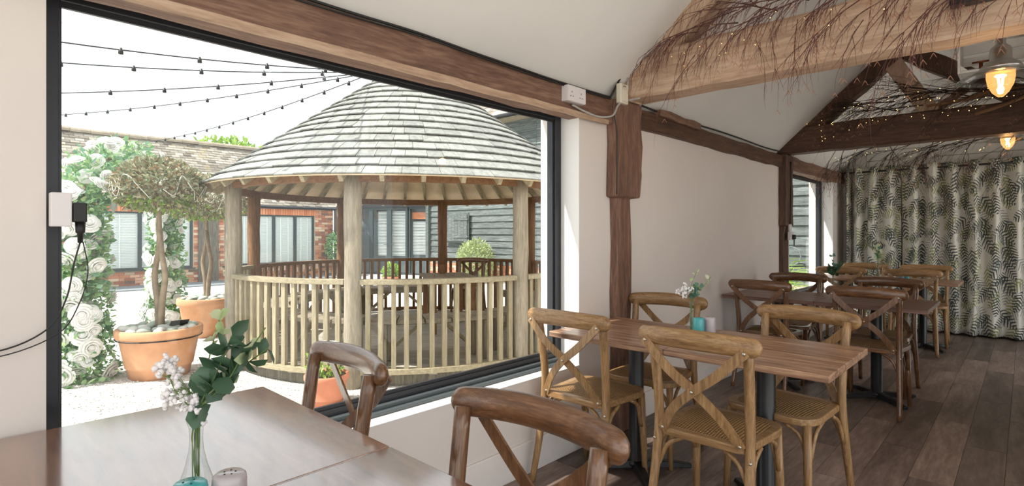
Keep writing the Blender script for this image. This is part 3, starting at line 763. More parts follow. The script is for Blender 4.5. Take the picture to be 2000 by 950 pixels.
MB().b2((.031, -.0, .01), (.06, .04, .06)).build('plug', 'black_cable', s2, bevel=.004)
MB().tube([(.045, .02, .01), (.045, .02, -.06)], .006, 6).build('plug_cord', 'black_cable', s2)
def cable(pts, r, mat, label, n=6):
    p = smooth_path(pts, n); tag(MB().tube(p, r, 6).build('cable', mat, smooth=True, loc=tuple(p[0])), label, 'cable')
R_ = random.Random(4)
cable([(.058, y, 2.128 - .012 * abs(math.sin(y * 2.1)) + R_.uniform(-.004, .004)) for y in [-1 + .3 * i for i in range(13)]] + [(.06, 2.86, 2.12)], .006, 'black_cable', 'thick black cable running along the top of the window beam')
cable([(.064, y, 2.116 - .016 * abs(math.sin(y * 1.9 + .4))) for y in [-1 + .3 * i for i in range(13)]] + [(.06, 2.86, 2.108)], .004, 'black_cable', 'thinner black cable sagging below the thick one on the window beam')
cable([(.06, 2.86, 2.12), (.09, 2.94, 2.26), (.13, 2.98, 2.33), (.30, 2.985, 2.47), (.6, 2.985, 2.76)], .006, 'black_cable', 'black cable climbing beside the tan rafter')
cable([(.062, 2.47, 2.006), (.07, 2.58, 1.985), (.075, 2.72, 1.975), (.09, 2.84, 2.0), (.098, 2.89, 2.07), (.10, 2.975, 2.11), (.19, 2.99, 2.115)], .006, 'grey_cable', 'grey cable looping from the double socket to the tan beam')
cable([(.10, 2.89, 2.08), (.11, 2.975, 2.14), (.11, 2.985, 2.30), (.14, 2.985, 2.335), (.26, 2.985, 2.37), (.36, 2.985, 2.42)], .0055, 'grey_cable', 'grey cable clipped up the end of the tan tie beam')
cable([(.08, 2.87, 2.02), (.082, 2.898, 1.9), (.083, 2.898, 1.7), (.081, 2.898, 1.52)], .004, 'black_cable', 'black cable running down the edge of the stepped oak post')
cable([(.085, 6.33, 2.05), (.083, 6.34, 1.8), (.083, 6.33, 1.6), (.083, 6.31, 1.38)], .006, 'black_cable', 'black cable running down the dark post to its socket')
cable([(.055, y, 2.13 - .006 * math.sin(y * 7)) for y in (3.25, 3.8, 4.4, 5.0, 5.6, 6.15)], .007, 'black_cable', 'black cable lying on the dark wall plate')
ob = beam('timber_offcut', 'beam_brown_y', (.065, 3.45, 2.115), (.065, 4.1, 2.11), .05, .05, 'short red-brown timber offcut lying on the dark wall plate', 55, n=6, cat='timber')

# ---- twigs on the tie beams
def branch(name, mat, root, d, L, r, seed, label, group, droop=.5, kids=5, tips=True, depth=3, zmin=None):
    R = random.Random(seed); m = MB(); tp = MB()
    def grow(p, d, L, r, lev):
        n = 6; pts = [p]; q = p.copy(); dd = d.copy(); st = L / n
        for i in range(n):
            dd = dd + V(R.uniform(-.16, .16), R.uniform(-.10, .10), R.uniform(-.12, .12) - droop * .17 * (lev + .3)); dd.normalize(); q = q + dd * st
            zm = min(2.03 + (q.x + .14) * .917, RZ - (q.x - RX) * .766) - .06
            if q.z > zm or q.x < .2 and q.z > 2.3: break
            if q.x < .06: q.x = .06; dd.x = abs(dd.x)
            pts.append(q.copy())
        n = len(pts) - 1
        if n < 2: return
        m.tube(pts, [r * (1 - .7 * i / n) for i in range(n + 1)], 4 if lev < 2 else 3, False)
        if lev == depth - 1 and tips and R.random() < .35:
            for s in (-1, 1): tp.tube([q, q + V(s * .012, R.uniform(-.006, .006), -.022)], [.0016, .0008], 3, False)
        if lev < depth - 1:
            for j in range(kids if lev == 0 else max(2, kids - 3)):
                i = R.randrange(1, n + 1); t = (pts[min(i + 1, n)] - pts[i - 1]).normalized()
                a = t + V(R.uniform(-.55, .55), R.uniform(-.35, .25), R.uniform(-.75, .25)); a.normalize()
                grow(pts[i], a, L * R.uniform(.30, .6), r * .55 * (1 - .5 * i / n) + .0005, lev + 1)
    grow(Vector(root), Vector(d).normalized(), L, r, 0)
    t = thing(name, root, label, 'branch', group)
    m.v = [p - Vector(root) for p in m.v]; m.build('twigs', mat, t)
    if tp.v:
        tp.v = [p - Vector(root) for p in tp.v]; tag(tp.build('twig_tips', 'twig_tip', t), kind='stuff')
    return t
RR = random.Random(99)
for i in range(17):
    x = .46 + i * .10 + RR.uniform(-.04, .04)
    branch('birch_branch', 'twig_red', (x + .12, 2.985 - RR.uniform(0, .03), 2.44 + RR.uniform(-.03, .06)), (-.75 + RR.uniform(-.2, .7), -.12, .02 + RR.uniform(-.25, .15)), RR.uniform(.36, .6), .0038, 200 + i,
           'bare red birch branch with drooping twigs draped over the tan tie beam', 'red birch branches on the tan tie beam', .75, 8)
for i in range(7):
    x = .55 + i * .2 + RR.uniform(-.05, .05)
    branch('birch_branch', 'twig_red', (x + .2, 3.06, 2.45 + i * .01), (-.85, RR.uniform(-.2, .1), .28 + RR.uniform(-.1, .2)), RR.uniform(.5, .7), .0045, 300 + i,
           'bare red birch branch with drooping twigs draped over the tan tie beam', 'red birch branches on the tan tie beam', .35, 6)
for i in range(16):
    x = .5 + i * .105 + RR.uniform(-.05, .05)
    branch('birch_branch', 'twig_dark', (x + .3, 6.18 + RR.uniform(-.1, .1), 2.42 + RR.uniform(0, .12)), (-.9 + RR.uniform(-.1, .5), RR.uniform(-.25, .05), RR.uniform(-.10, .30)), RR.uniform(.55, 1.0), .006, 400 + i,
           'dark bare branch tangled along the dark tie beam', 'dark branches on the dark tie beam', .15, 8)
for i in range(17):
    x = .50 + i * .095 + RR.uniform(-.05, .05)
    branch('birch_branch', 'twig_dark', (x, 6.52 + RR.uniform(-.05, .1), 2.16), (-.7 + RR.uniform(-.2, .8), .25, -.12), RR.uniform(.45, .75), .0038, 500 + i,
           'dark bare branch trailing below the dark tie beam', 'dark branches hanging below the dark tie beam', .25, 8)
for i in range(22):
    x = .42 + i * .082 + RR.uniform(-.03, .03)
    branch('birch_branch', 'twig_red', (x, 2.975 - RR.uniform(0, .025), 2.37 + RR.uniform(-.10, .03)), (RR.uniform(-.7, .35), -.10, -.55), RR.uniform(.20, .38), .0022, 600 + i,
           'thin red birch twig hanging straight down the face of the tan tie beam', 'thin red twigs hanging from the tan tie beam', .9, 5, depth=2)
p = smooth_path([(1.28, 6.12, 2.42), (1.55, 6.10, 2.435), (1.8, 6.08, 2.48), (2.2, 6.08, 2.47), (2.6, 6.1, 2.46)], 6)
tag(MB().tube(p, [.010 + .001 * min(8, i) for i in range(len(p))], 8).build('branch', 'branch_tan', smooth=True, loc=tuple(p[0])), 'thick tan branch lying along the dark tie beam', 'branch')
p = smooth_path([(1.62, 6.0, 2.28), (1.78, 6.03, 2.33), (2.0, 6.08, 2.42)], 5)
tag(MB().tube(p, .014, 8).build('branch', 'branch_tan', smooth=True, loc=tuple(p[0])), 'short cut branch end poking out of the dark twigs', 'branch')
def fairy(label, pts, n, seed, jit, r=.0035):
    R = random.Random(seed); t = thing('fairy_lights', pts[0], label, 'string light'); p = smooth_path(pts, 12); w = MB(); g = MB(); o = Vector(pts[0])
    w.tube([q - o for q in p], .0008, 3, False); w.build('wire', 'bolt_metal', t)
    for k in range(n):
        q = p[int(k / n * (len(p) - 1))] - o + V(R.uniform(-jit[0], jit[0]), R.uniform(-jit[1], jit[1]), R.uniform(-jit[2], jit[2])); g.ball(q, r, 6, 4)
    tag(g.build('bulbs', 'fairy_light', t), kind='stuff')
fairy('warm fairy lights wound through the red twigs on the tan tie beam', [(.4, 2.98, 2.33), (.8, 2.96, 2.36), (1.2, 2.97, 2.38), (1.6, 2.965, 2.40), (1.95, 2.97, 2.38)], 34, 1, (.05, .02, .10), .0022)
fairy('warm fairy lights wound through the dark twigs on the dark tie beam', [(.35, 6.16, 2.34), (.7, 6.14, 2.40), (1.0, 6.12, 2.46), (1.3, 6.1, 2.44), (1.6, 6.1, 2.46), (2.0, 6.12, 2.44), (2.4, 6.12, 2.42)], 95, 2, (.08, .03, .14), .0026)
fairy('warm fairy lights trailing below the dark tie beam toward the curtain', [(.5, 6.6, 2.1), (.9, 6.62, 2.08), (1.3, 6.65, 2.1), (1.8, 6.62, 2.12)], 26, 3, (.1, .06, .07), .0025)

# ================================================================== OUTSIDE
GZ = -.12
tag(MB().add([V(-60, -40, GZ), V(60, -40, GZ), V(60, 60, GZ), V(-60, 60, GZ)], [(0, 1, 2, 3)]).build('ground', 'gravel'), kind='structure')
tag(MB().b2((-14.9, -6, GZ), (-13.6, 9.6, GZ + .03)).build('path', 'paving_grey'), kind='structure')
# loose gravel stones near the window (real little stones)
m = MB(); R = random.Random(8)
for i in range(9000):
    x = -.45 - 5.5 * R.random() ** 1.3; y = R.uniform(-1.2, 5.2)
    if math.hypot(x + 3.83, y - 4.19) < 2.24: continue
    s = R.uniform(.006, .015); c = V(x, y, GZ + s * .25); a = R.uniform(0, PI)
    p = [V(math.cos(a) * s, math.sin(a) * s * .8, 0), V(-math.sin(a) * s, math.cos(a) * s, .001), V(-math.cos(a) * s, -math.sin(a) * s, 0), V(math.sin(a) * s, -math.cos(a) * s * .7, 0), V(R.uniform(-.3, .3) * s, R.uniform(-.3, .3) * s, s * .75)]
    m.add([c + q for q in p], [(0, 1, 4), (1, 2, 4), (2, 3, 4), (3, 0, 4)])
leafmat('stone_bits', [hexc('c9c6bf'), hexc('e3e0d9'), hexc('a9a8a4'), hexc('f0ede6'), hexc('bdb3a3')], .9, 0)
tag(m.build('gravel_stones', 'stone_bits'), 'loose pale gravel stones scattered on the courtyard', 'gravel', kind='stuff')

# ------------------------------------------------------------------ gazebo
GC = V(-3.828, 4.188, 0); PH = math.radians(-5.3); PR = 2.1
gz = thing('gazebo', (GC.x, GC.y, GZ), 'round open timber gazebo with a conical grey shingle roof in the courtyard', 'gazebo')
GO = -GZ                                   # local z of world 0
def pol(r, a, z): return V(r * math.cos(a), r * math.sin(a), z + GO)
R = random.Random(21)
for k in range(8):
    a = PH + k * PI / 4; front = k in (0, 6, 7)
    m = MB(); n = 9; pts = [pol(PR + R.uniform(-.006, .006), a, GZ + (1.80 - GZ) * i / (n - 1)) for i in range(n)]
    m.tube(pts, [.078 + R.uniform(-.004, .004) for _ in range(n)], 16)
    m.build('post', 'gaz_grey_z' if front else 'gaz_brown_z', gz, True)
def arc(r, a0, a1, z, n=10): return [pol(r, a0 + (a1 - a0) * i / (n - 1), z) for i in range(n)]
da = .078 / PR
for k in range(8):
    a0 = PH + k * PI / 4 + da * .9; a1 = PH + (k + 1) * PI / 4 - da * .9; near = k in (0, 5, 6, 7)
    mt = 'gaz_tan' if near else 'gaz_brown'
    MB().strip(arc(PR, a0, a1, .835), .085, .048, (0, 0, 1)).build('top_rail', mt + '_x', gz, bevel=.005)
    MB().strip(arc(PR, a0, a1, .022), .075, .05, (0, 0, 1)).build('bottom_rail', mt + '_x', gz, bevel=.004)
    MB().strip(arc(PR, a0 - da, a1 + da, 1.785), .06, .09, (0, 0, 1)).build('ring_beam', 'gaz_brown_x', gz)
    nb = 13
    for i in range(nb):
        a = a0 + (a1 - a0) * (i + .6) / (nb + .2)
        if k == 0 and i == 0: bme = None
        o = MB()
        hw = .021
        o.box((0, 0, .4285), (hw * 2, hw * 2, .765))
        key = 'bal_' + mt
        if key not in pme: pme[key] = o.mesh('baluster', mt + '_z')
        inst('baluster', pme[key], gz, Matrix.Translation(pol(PR, a, 0)) @ Matrix.Rotation(a + R.uniform(-.1, .1), 4, 'Z'))
# deck: fascia ring and boards
MB().sweep([pol(PR - .06, 2 * PI * i / 48, -.055) for i in range(48)], lambda i: [(-.02, -.06), (.02, -.06), (.02, .05), (-.02, .05)], V(0, 0, 1), closed=True).build('deck_rim', 'old_timber', gz)  # darker timber tone stands in for the shadow below the bottom rail
bw = .14; i = 0; yb = -2.03
DA = math.radians(35)
while yb < 2.03:
    hl = math.sqrt(max(.05, 2.09 ** 2 - max(abs(yb), abs(yb + bw)) ** 2))
    o = MB().box((0, 0, 0), (2 * hl, bw - .006, .024)).build('deck_board', 'deck_board', gz)
    o.matrix_local = Matrix.Rotation(DA, 4, 'Z') @ Matrix.Translation((0, yb + bw / 2, GO - .015)); yb += bw
# roof: lining cone, rafters, shingles
RE, ZE, ZA = 2.35, 1.775, 3.49
def cone(s, a, offn=0):      # s metres up the slope from the eave, offset outward along the normal
    L = math.hypot(RE, ZA - ZE); dr, dz = -RE / L, (ZA - ZE) / L
    r = RE + dr * s + offn * (dz); z = ZE + dz * s - offn * dr
    return pol(max(r, .002), a, z)
L = math.hypot(RE, ZA - ZE)
m = MB(); n = 64
m.v = [cone(.0, 2 * PI * k / n) for k in range(n)] + [cone(L * .5, 2 * PI * k / n) for k in range(n)] + [cone(L - .03, 2 * PI * k / n) for k in range(n)]
m.f = [(r * n + k, r * n + (k + 1) % n, (r + 1) * n + (k + 1) % n, (r + 1) * n + k) for r in range(2) for k in range(n)]
ln = m.build('roof_lining', 'roof_lining', gz); sm = ln.modifiers.new('thick', 'SOLIDIFY'); sm.thickness = .012; sm.offset = 1
for k in range(40):
    a = 2 * PI * (k + .3) / 40
    MB().strip([cone(.03, a, -.045), cone(L * .45, a, -.045)] if k % 2 else [cone(.03, a, -.045), cone(L * .9, a, -.045)], .04, .07, (0, 0, 1)).build('rafter', 'gaz_tan_x', gz)
CA = math.atan2(0 - GC.y, 1.93 - GC.x)    # direction of the viewer's room
cand = []; rest = MB(); row = 0; s = -.02; cand_rest = []
while s < L - .06:
    r = math.hypot(*cone(s, 0).xy); circ = 2 * PI * r; a = R.uniform(0, .3); a_end = a + 2 * PI
    while a < a_end - .02:
        wd = min(R.uniform(.12, .23) / max(r, .1), a_end - a, .9); g = .0022 / max(r, .1)
        a0, a1 = a + g, a + wd - g; lift = R.uniform(.022, .030); e = R.uniform(-.006, .006); top = min(s + .20, L - .01)
        nseg = 1 if wd < .25 else 3; vs = []
        for j in range(nseg + 1):
            b = a0 + (a1 - a0) * j / nseg
            vs += [cone(s + e, b, lift), cone(s + e, b, lift + .013), cone(top, b, .012), cone(top, b, .002)]
        fs = [(0, 1, 2, 3), tuple(nseg * 4 + q for q in (3, 2, 1, 0))]
        for j in range(nseg):
            o = j * 4
            for q in range(4): fs.append((o + q, o + 4 + q, o + 4 + (q + 1) % 4, o + (q + 1) % 4))
        mid = (a0 + a1) / 2; dd = abs((mid - CA + PI) % (2 * PI) - PI)
        cand.append((dd + .02 * row, vs, fs)); a += wd
    s += .156; row += 1
cand.sort(key=lambda t: t[0])
vis = [c_ for c_ in cand if c_[0] < 1.75]; other = [c_ for c_ in cand if c_[0] >= 1.75]
vis.sort(key=lambda t: -(t[1][2] - t[1][0]).length * (t[1][-4] - t[1][0]).length * max(.05, math.cos(t[0] * .85)))
for _, vs, fs in vis[:300]:
    c0 = sum(vs, Vector()) / len(vs); o = MB().add([q - c0 for q in vs], fs).build('shingle', 'shingle', gz); o.location = c0
for _, vs, fs in vis[300:] + other: rest.add(vs, fs)
def shingle_mix():
    t = NT('shingle_joined'); g = t.node('ShaderNodeNewGeometry'); v = t.coords(rand=False); n = t.noise(v, 8, 4)
    c = t.ramp(g.outputs['Random Per Island'], [(0, hexc('71726c')), (.5, hexc('868782')), (1, hexc('999a94'))]); t.col(t.mix(t.math('MULTIPLY', n, .4), c, hexc('83847e'))); t.rough(.85)
shingle_mix()
tag(rest.build('shingles', 'shingle_joined', gz), kind='stuff')
MB().lathe([(.0, .07), (.06, .05), (.14, -.06), (.16, -.09)], 16, (0, 0, ZA + GO)).build('cap', 'gaz_grey_z', gz, True)

# benches following the rail
def bench(a0, a1, label):
    am = (a0 + a1) / 2; t = thing('gazebo_bench', (GC.x, GC.y, 0), label, 'bench', 'curved benches around the gazebo')
    n = 5; r0, r1 = 1.46, 1.84
    for i in range(n):
        b0 = a0 + (a1 - a0) * i / n + .004; b1 = a0 + (a1 - a0) * (i + 1) / n - .004
        q = [(r0, b0), (r1, b0), (r1, (b0 + b1) / 2), (r1, b1), (r0, b1), (r0, (b0 + b1) / 2)]
        MB().prism([(r * math.cos(b), r * math.sin(b)) for r, b in q], .405, .445).build('seat_board', 'gaz_grey_x', t, bevel=.004)
    for b in (a0 + .07, a1 - .07):
        for r in (r0 + .07, r1 - .07):
            MB().box((r * math.cos(b), r * math.sin(b), .1995), (.07, .07, .395), Matrix.Rotation(b, 3, 'Z')).build('leg', 'gaz_grey_z', t)
        sg = 1 if b < am else -1; r = r0 + .06
        MB().strip([(r * math.cos(b + sg * .02), r * math.sin(b + sg * .02), .10), (r * math.cos(b + sg * .24), r * math.sin(b + sg * .24), .395)], .03, .05, (math.cos(b), math.sin(b), 0)).build('brace', 'gaz_tan_x', t)
    MB().strip([(r_ * math.cos(a_), r_ * math.sin(a_), .375) for r_, a_ in [(r0 + .04, a0 + (a1 - a0) * j / 5) for j in range(6)]], .03, .06, (0, 0, 1)).build('apron', 'gaz_grey_x', t)
BLAB = {0: 'on the side of the small room window', 1: 'with its back to the dark barn', 3: 'with its back to the glass doors', 4: 'with its back to the brick building', 5: 'beside the smaller potted tree', 6: 'behind the small red flowerpot', 7: 'directly facing the big picture window'}
for k in (0, 1, 3, 4, 5, 6, 7):
    bench(PH + k * PI / 4 + .03, PH + (k + 1) * PI / 4 - .03, 'weathered curved gazebo bench ' + BLAB[k])
gt = thing('garden_table', (-3.73, 4.72, 0), 'weathered rectangular timber table standing inside the gazebo', 'table', None, math.radians(150))
for i in range(5): MB().box((0, -.26 + i * .13, .69), (1.0, .126, .035)).build('top_board', 'gaz_grey_x', gt, bevel=.004)
for sx in (-1, 1):
    for sy in (-1, 1): MB().box((sx * .42, sy * .25, .336), (.06, .06, .672)).build('leg', 'gaz_brown_z', gt)
MB().box((0, 0, .645), (.84, .5, .05)).build('apron', 'gaz_brown_x', gt)
tn = tag(MB().lathe([(0, 0), (.042, 0), (.045, .01), (.045, .115), (.04, .125), (0, .125)], 16).build('candle_lantern', 'gaz_brown_z', smooth=True), 'small brown candle lantern on the gazebo table', 'lantern'); tn.location = (-4.02, 4.86, .708)
put_chair(cD, 'weathered cross-back chair behind the table inside the gazebo', -4.10, 5.40, PI + .5, 'chairs in the gazebo')

# ------------------------------------------------------------------ brick building across the courtyard
BX = -14.9
bl = thing('brick_building', (BX, 6, GZ), 'long low red brick building with a mossy tiled roof across the courtyard', 'building')
def bpart(m, name, mat, parent=None, **kw):
    L = V(BX, 6, GZ); m.v = [p - L for p in m.v]; return m.build(name, mat, parent or bl, **kw)
wins = [(2.2, 4.86), (5.68, 8.41)]; ZS, ZT, ZEV = .31, 1.83, 2.02
YE = 9.06
m = MB().b2((BX - .3, -8, GZ), (BX, YE, ZS)).b2((BX - .3, -8, ZT), (BX, YE, 2.25)).b2((BX - .3, -8, ZS), (BX, wins[0][0], ZT)).b2((BX - .3, wins[0][1], ZS), (BX, wins[1][0], ZT)).b2((BX - .3, wins[1][1], ZS), (BX, YE, ZT))
bw_ = bpart(m, 'brick_wall', 'mortar')
m2 = MB().b2((BX - 5, -8, GZ), (BX - .3, -7.7, 2.2)).b2((BX - 5, YE - .2, GZ), (BX - .3, YE, 2.2)); bpart(m2, 'end_wall', 'mortar')
bL, bH = .215, .065; joined = MB(); nb = 0
bme = {}
def brick_obj(y0, y1, z0):
    global nb
    L = round(y1 - y0, 3)
    if L < .03: return
    if nb < 300 and y0 > 4.8:
        if L not in bme: bme[L] = MB().box((0, 0, 0), (.02, L, bH)).mesh('brick', 'brick')
        inst('brick', bme[L], bw_, Matrix.Translation((.006, (y0 + y1) / 2 - 6, z0 + bH / 2 - GZ))); nb += 1
    else: joined.b2((BX - .004, y0, z0), (BX + .016, y1, z0 + bH))
def lay(y0, y1, z0, z1):
    z = z0; r = 0
    while z + bH <= z1 + .005:
        y = y0 - (r % 2) * .1125; rr = random.Random(int(z * 1000))
        while y < y1:
            l = bL if rr.random() < .72 else .1025
            brick_obj(max(y, y0), min(y + l, y1), z); y += l + .011
        z += bH + .0105; r += 1
lay(8.43, 9.05, GZ + .01, 2.2); lay(4.88, 5.66, ZS, ZT); lay(4.88, 8.43, GZ + .01, ZS - .03); lay(0, 4.88, GZ + .01, ZS - .03); lay(0, 2.18, ZS, ZT)
L_ = V(BX, 6, GZ); joined.v = [p - L_ for p in joined.v]; tag(joined.build('bricks', 'brick', bw_), kind='stuff')
sme = MB().box((0, 0, 0), (.026, .066, .205)).mesh('soldier_brick', 'brick_orange')
for (a, b) in wins:
    y = a
    while y < b: inst('soldier_brick', sme, bw_, Matrix.Translation((.008, y + .035 - 6, ZT + .105 - GZ))); y += .077
bpart(MB().b2((BX + .0, -8, 2.02), (BX + .12, YE + .3, 2.12)), 'fascia', 'frame_metal')
bpart(MB().b2((BX + .02, 4.98, GZ), (BX + .07, 5.50, 2.05)), 'timber_post', 'old_timber')
bpart(MB().b2((BX + .02, 9.08, GZ), (BX + .2, 9.38, 2.05)), 'timber_post', 'old_timber')
def court_window(y0, y1, mull):
    f = MB().b2((BX - .06, y0, ZS), (BX - .01, y1, ZS + .05)).b2((BX - .06, y0, ZT - .05), (BX - .01, y1, ZT))
    for y in [y0, y1 - .06] : f.b2((BX - .06, y, ZS + .05), (BX - .01, y + .06, ZT - .05))
    for y in mull: f.b2((BX - .06, y - .04, ZS + .05), (BX - .01, y + .04, ZT - .05))
    wf = bpart(f, 'window_frame', 'green_frame'); wf.parent = bl
    ys = [y0 + .06] + [q for y in mull for q in (y - .04, y + .04)] + [y1 - .06]
    for i in range(0, len(ys), 2):
        a, b = ys[i], ys[i + 1]
        o = bpart(MB().b2((BX - .045, a, ZS + .05), (BX - .040, b, ZT - .05)), 'pane', 'dark_glass', wf)
        m = MB(); z = ZS + .06
        while z < ZT - .06: m.box((BX - .07, (a + b) / 2, z + .018), (.006, b - a - .02, .034), Matrix.Rotation(.28, 3, 'Y')); z += .042
        tag(bpart(m, 'blind_slats', 'blind_white', wf), kind='stuff')
        for y in (a + (b - a) * .3, b - (b - a) * .3): bpart(MB().b2((BX - .056, y - .02, ZS + .06), (BX - .052, y + .02, ZT - .06)), 'blind_tape', 'blind_white', wf)
        bpart(MB().b2((BX - .14, a - .05, ZS), (BX - .1, b + .05, ZT)), 'blind_backing', 'blind_white', wf)
    bpart(MB().b2((BX - .06, y0 - .05, ZS - .03), (BX + .05, y1 + .05, ZS)), 'sill', 'green_frame', wf)
court_window(2.2, 4.86, [3.62]); court_window(5.68, 8.41, [6.5, 7.11, 7.78])
# tiled roof: stepped courses of single tiles, joined (each only a few pixels)
m = MB(); RDX, RDZ = 1.95, 1.95; nrow = 24; rr = random.Random(3)
for i in range(nrow):
    t0 = i / nrow; t1 = (i + 1.25) / nrow
    x0, z0 = BX + .18 - (RDX + .18) * t0, 2.10 + RDZ * t0; x1, z1 = BX + .18 - (RDX + .18) * t1, 2.10 + RDZ * t1
    y = -8 + (i % 2) * .1
    while y < YE + .3:
        e = rr.uniform(-.008, .012); w_ = .21
        vs = [V(x0, y, z0 + .03 + e), V(x0, y + w_ - .008, z0 + .03 + e), V(x1, y + w_ - .008, z1 + .012), V(x1, y, z1 + .012), V(x0, y, z0 + .012 + e), V(x0, y + w_ - .008, z0 + .012 + e)]
        m.add(vs, [(0, 1, 2, 3), (4, 5, 1, 0)]); y += w_
tag(bpart(m, 'roof_tiles', 'roof_tile'), kind='stuff')
bpart(MB().add([V(BX + .18, -8, 2.08), V(BX + .18, YE + .3, 2.08), V(BX - RDX, YE + .3, 2.09 + RDZ), V(BX - RDX, -8, 2.09 + RDZ), V(BX - 2 * RDX - .2, -8, 2.08), V(BX - 2 * RDX - .2, YE + .3, 2.08)], [(0, 1, 2, 3), (3, 2, 5, 4)]), 'roof_deck', 'paving_grey')
rme = MB().sweep([V(0, 0, 0), V(0, .44, 0)], lambda i: [(.13 * math.cos(a), .13 * math.sin(a) - .05) for a in [PI * k / 6 for k in range(7)]], V(0, 0, 1)).mesh('ridge_tile', 'ridge_tile')
y = 0.2
while y < YE + .2:
    inst('ridge_tile', rme, bl, Matrix.Translation((-RDX, y - 6, 2.12 + RDZ - GZ + rr.uniform(-.012, .012)))); y += .445
# glazed doors in the corner
p0 = V(-14.80, 9.84, 0); p1 = V(-12.95, 10.70, 0); dv = (p1 - p0).normalized(); dn = V(-dv.y, dv.x, 0) * -1; LW = (p1 - p0).length
gd = thing('glazed_door', (p0.x, p0.y, GZ), 'grey framed double glass doors in the courtyard corner', 'door', None, math.atan2(dv.y, dv.x))
def leafdoor(x0, x1, z0, z1, name, parent, fw=.07, glassm='dark_glass'):
    f = MB().b2((x0, -.03, z0), (x0 + fw, .03, z1)).b2((x1 - fw, -.03, z0), (x1, .03, z1)).b2((x0 + fw, -.03, z0), (x1 - fw, .03, z0 + fw)).b2((x0 + fw, -.03, z1 - fw), (x1 - fw, .03, z1))
    o = f.build(name, 'green_frame', parent); MB().b2((x0 + fw, -.004, z0 + fw), (x1 - fw, .004, z1 - fw)).build('pane', glassm, o); return o
H = 2.25
leafdoor(0, .62, 0, H, 'side_panel', gd, .06); d1 = leafdoor(.62, 1.33, 0, H, 'door_leaf', gd, .085); d2 = leafdoor(1.33, LW, 0, H, 'door_leaf', gd, .085)
for d_, x0 in ((d1, 1.28), (d2, 1.40)):
    MB().tube([(x0, -.06, 1.02), (x0 + (-.14 if d_ is d1 else .14), -.06, 1.02)], .012, 6).build('handle', 'dark_slot', d_)
for z0, z1 in ((.65, H - .12),):
    m = MB(); z = z0
    while z < z1: m.box((LW * .68, .12, z), (LW * .55, .004, .03), Matrix.Rotation(.3, 3, 'X')); z += .05
    tag(m.build('blind_slats', 'blind_white', gd), kind='stuff')
MB().b2((-.3, .5, 0), (LW + .4, .55, H)).build('inner_wall', 'paving_grey', gd)
MB().b2((-.3, -.08, H), (LW + 1.0, .5, H + .25)).build('head_beam', 'frame_metal', gd)
MB().strip([V(.5, .3, H), V(1.75, .3, .7)], .12, .06, (0, 1, 0)).build('inner_strut', 'gaz_grey_x', gd)
gp = thing('glazed_panel', (p1.x + .03, p1.y + .02, GZ), 'angled glass side panel next to the courtyard double doors', 'window', None, math.atan2(.30, .72))
leafdoor(0, .78, 0, H, 'panel_frame', gp, .06)
m = MB(); z = .7
while z < 1.8: m.box((.39, .1, z), (.6, .004, .03), Matrix.Rotation(.3, 3, 'X')); z += .05
tag(m.build('blind_slats', 'blind_white', gp), kind='stuff')
MB().b2((.06, .09, 1.85), (.72, .1, 2.08)).build('brick_reflection', 'brick_orange', gp)  # orange strip behind the pane imitates bricks reflected in the glass
MB().b2((0, .3, 0), (.8, .33, H)).build('inner_wall', 'paving_grey', gp)

# ------------------------------------------------------------------ black weatherboarded barn
BY = 11.0
bn = thing('weatherboard_barn', (-6, BY, GZ), 'tall dark weatherboarded barn closing the courtyard', 'building')
MB().b2((-6.2, .06, 0), (12.0, .3, 4.65)).build('wall_core', 'frame_metal', bn)
wme = MB()
BL = 18.2; k = 0; z = .42
me_b = {}
while z < 4.5:
    zc = z
    for (xa, xb) in ((-6.2, -1.6), (-1.595, 3.0), (3.005, 7.5), (7.505, 12.0)):
        Lb = round(xb - xa, 2)
        if Lb not in me_b: me_b[Lb] = MB().box((0, 0, .105), (Lb, .028, .215), None).mesh('weatherboard', 'weatherboard')
        inst('weatherboard', me_b[Lb], bn, Matrix.Translation(((xa + xb) / 2, .012 + rr.uniform(-.004, .004), z)) @ Matrix.Rotation(-.17 + rr.uniform(-.015, .015), 4, 'X'))
    z += .187; k += 1
MB().b2((-6.2, .0, 0), (12, .06, .42)).build('plinth', 'mortar', bn)
joined = MB(); z = .02; r_ = 0
while z < .4:
    x = -6.2 - (r_ % 2) * .11
    while x < 0: joined.b2((x, -.012, z), (x + .215, .01, z + .065)); x += .226
    z += .0755; r_ += 1
tag(joined.build('plinth_bricks', 'brick', bn), kind='stuff')
MB().b2((-6.3, -.08, 0), (-6.16, .3, 4.6)).build('corner_board', 'weatherboard', bn)
ht = MB().b2((-5.30, -.085, 1.09), (-4.20, -.055, 2.0)).build('hatch_frame', 'weatherboard', bn)
for i in range(7): MB().b2((-5.24 + i * .142, -.115, 1.14), (-5.24 + i * .142 + .136, -.085, 1.95)).build('hatch_board', 'weatherboard', ht)
for z0 in (1.25, 1.78): MB().b2((-4.85, -.135, z0), (-4.2, -.115, z0 + .06)).build('strap_hinge', 'weatherboard', ht)
MB().b2((-6.4, -.35, 4.52), (12.2, .4, 4.60)).build('eaves', 'gaz_grey_x', bn)
MB().tube([(-6.4, -.42, 4.60), (12.2, -.42, 4.60)], .06, 8).build('gutter', 'frame_metal', bn, True)
m = MB()
for i in range(18):
    y0, z0 = -.38 + i * .22, 4.64 + i * .20
    x = -6.4 + (i % 2) * .12
    while x < 12.2: m.add([V(x, y0, z0 + .03), V(x + .235, y0, z0 + .03), V(x + .235, y0 + .27, z0 + .25), V(x, y0 + .27, z0 + .25), V(x, y0, z0), V(x + .235, y0, z0)], [(0, 1, 2, 3), (4, 5, 1, 0)]); x += .245
tag(m.build('roof_tiles', 'roof_tile', bn), kind='stuff')

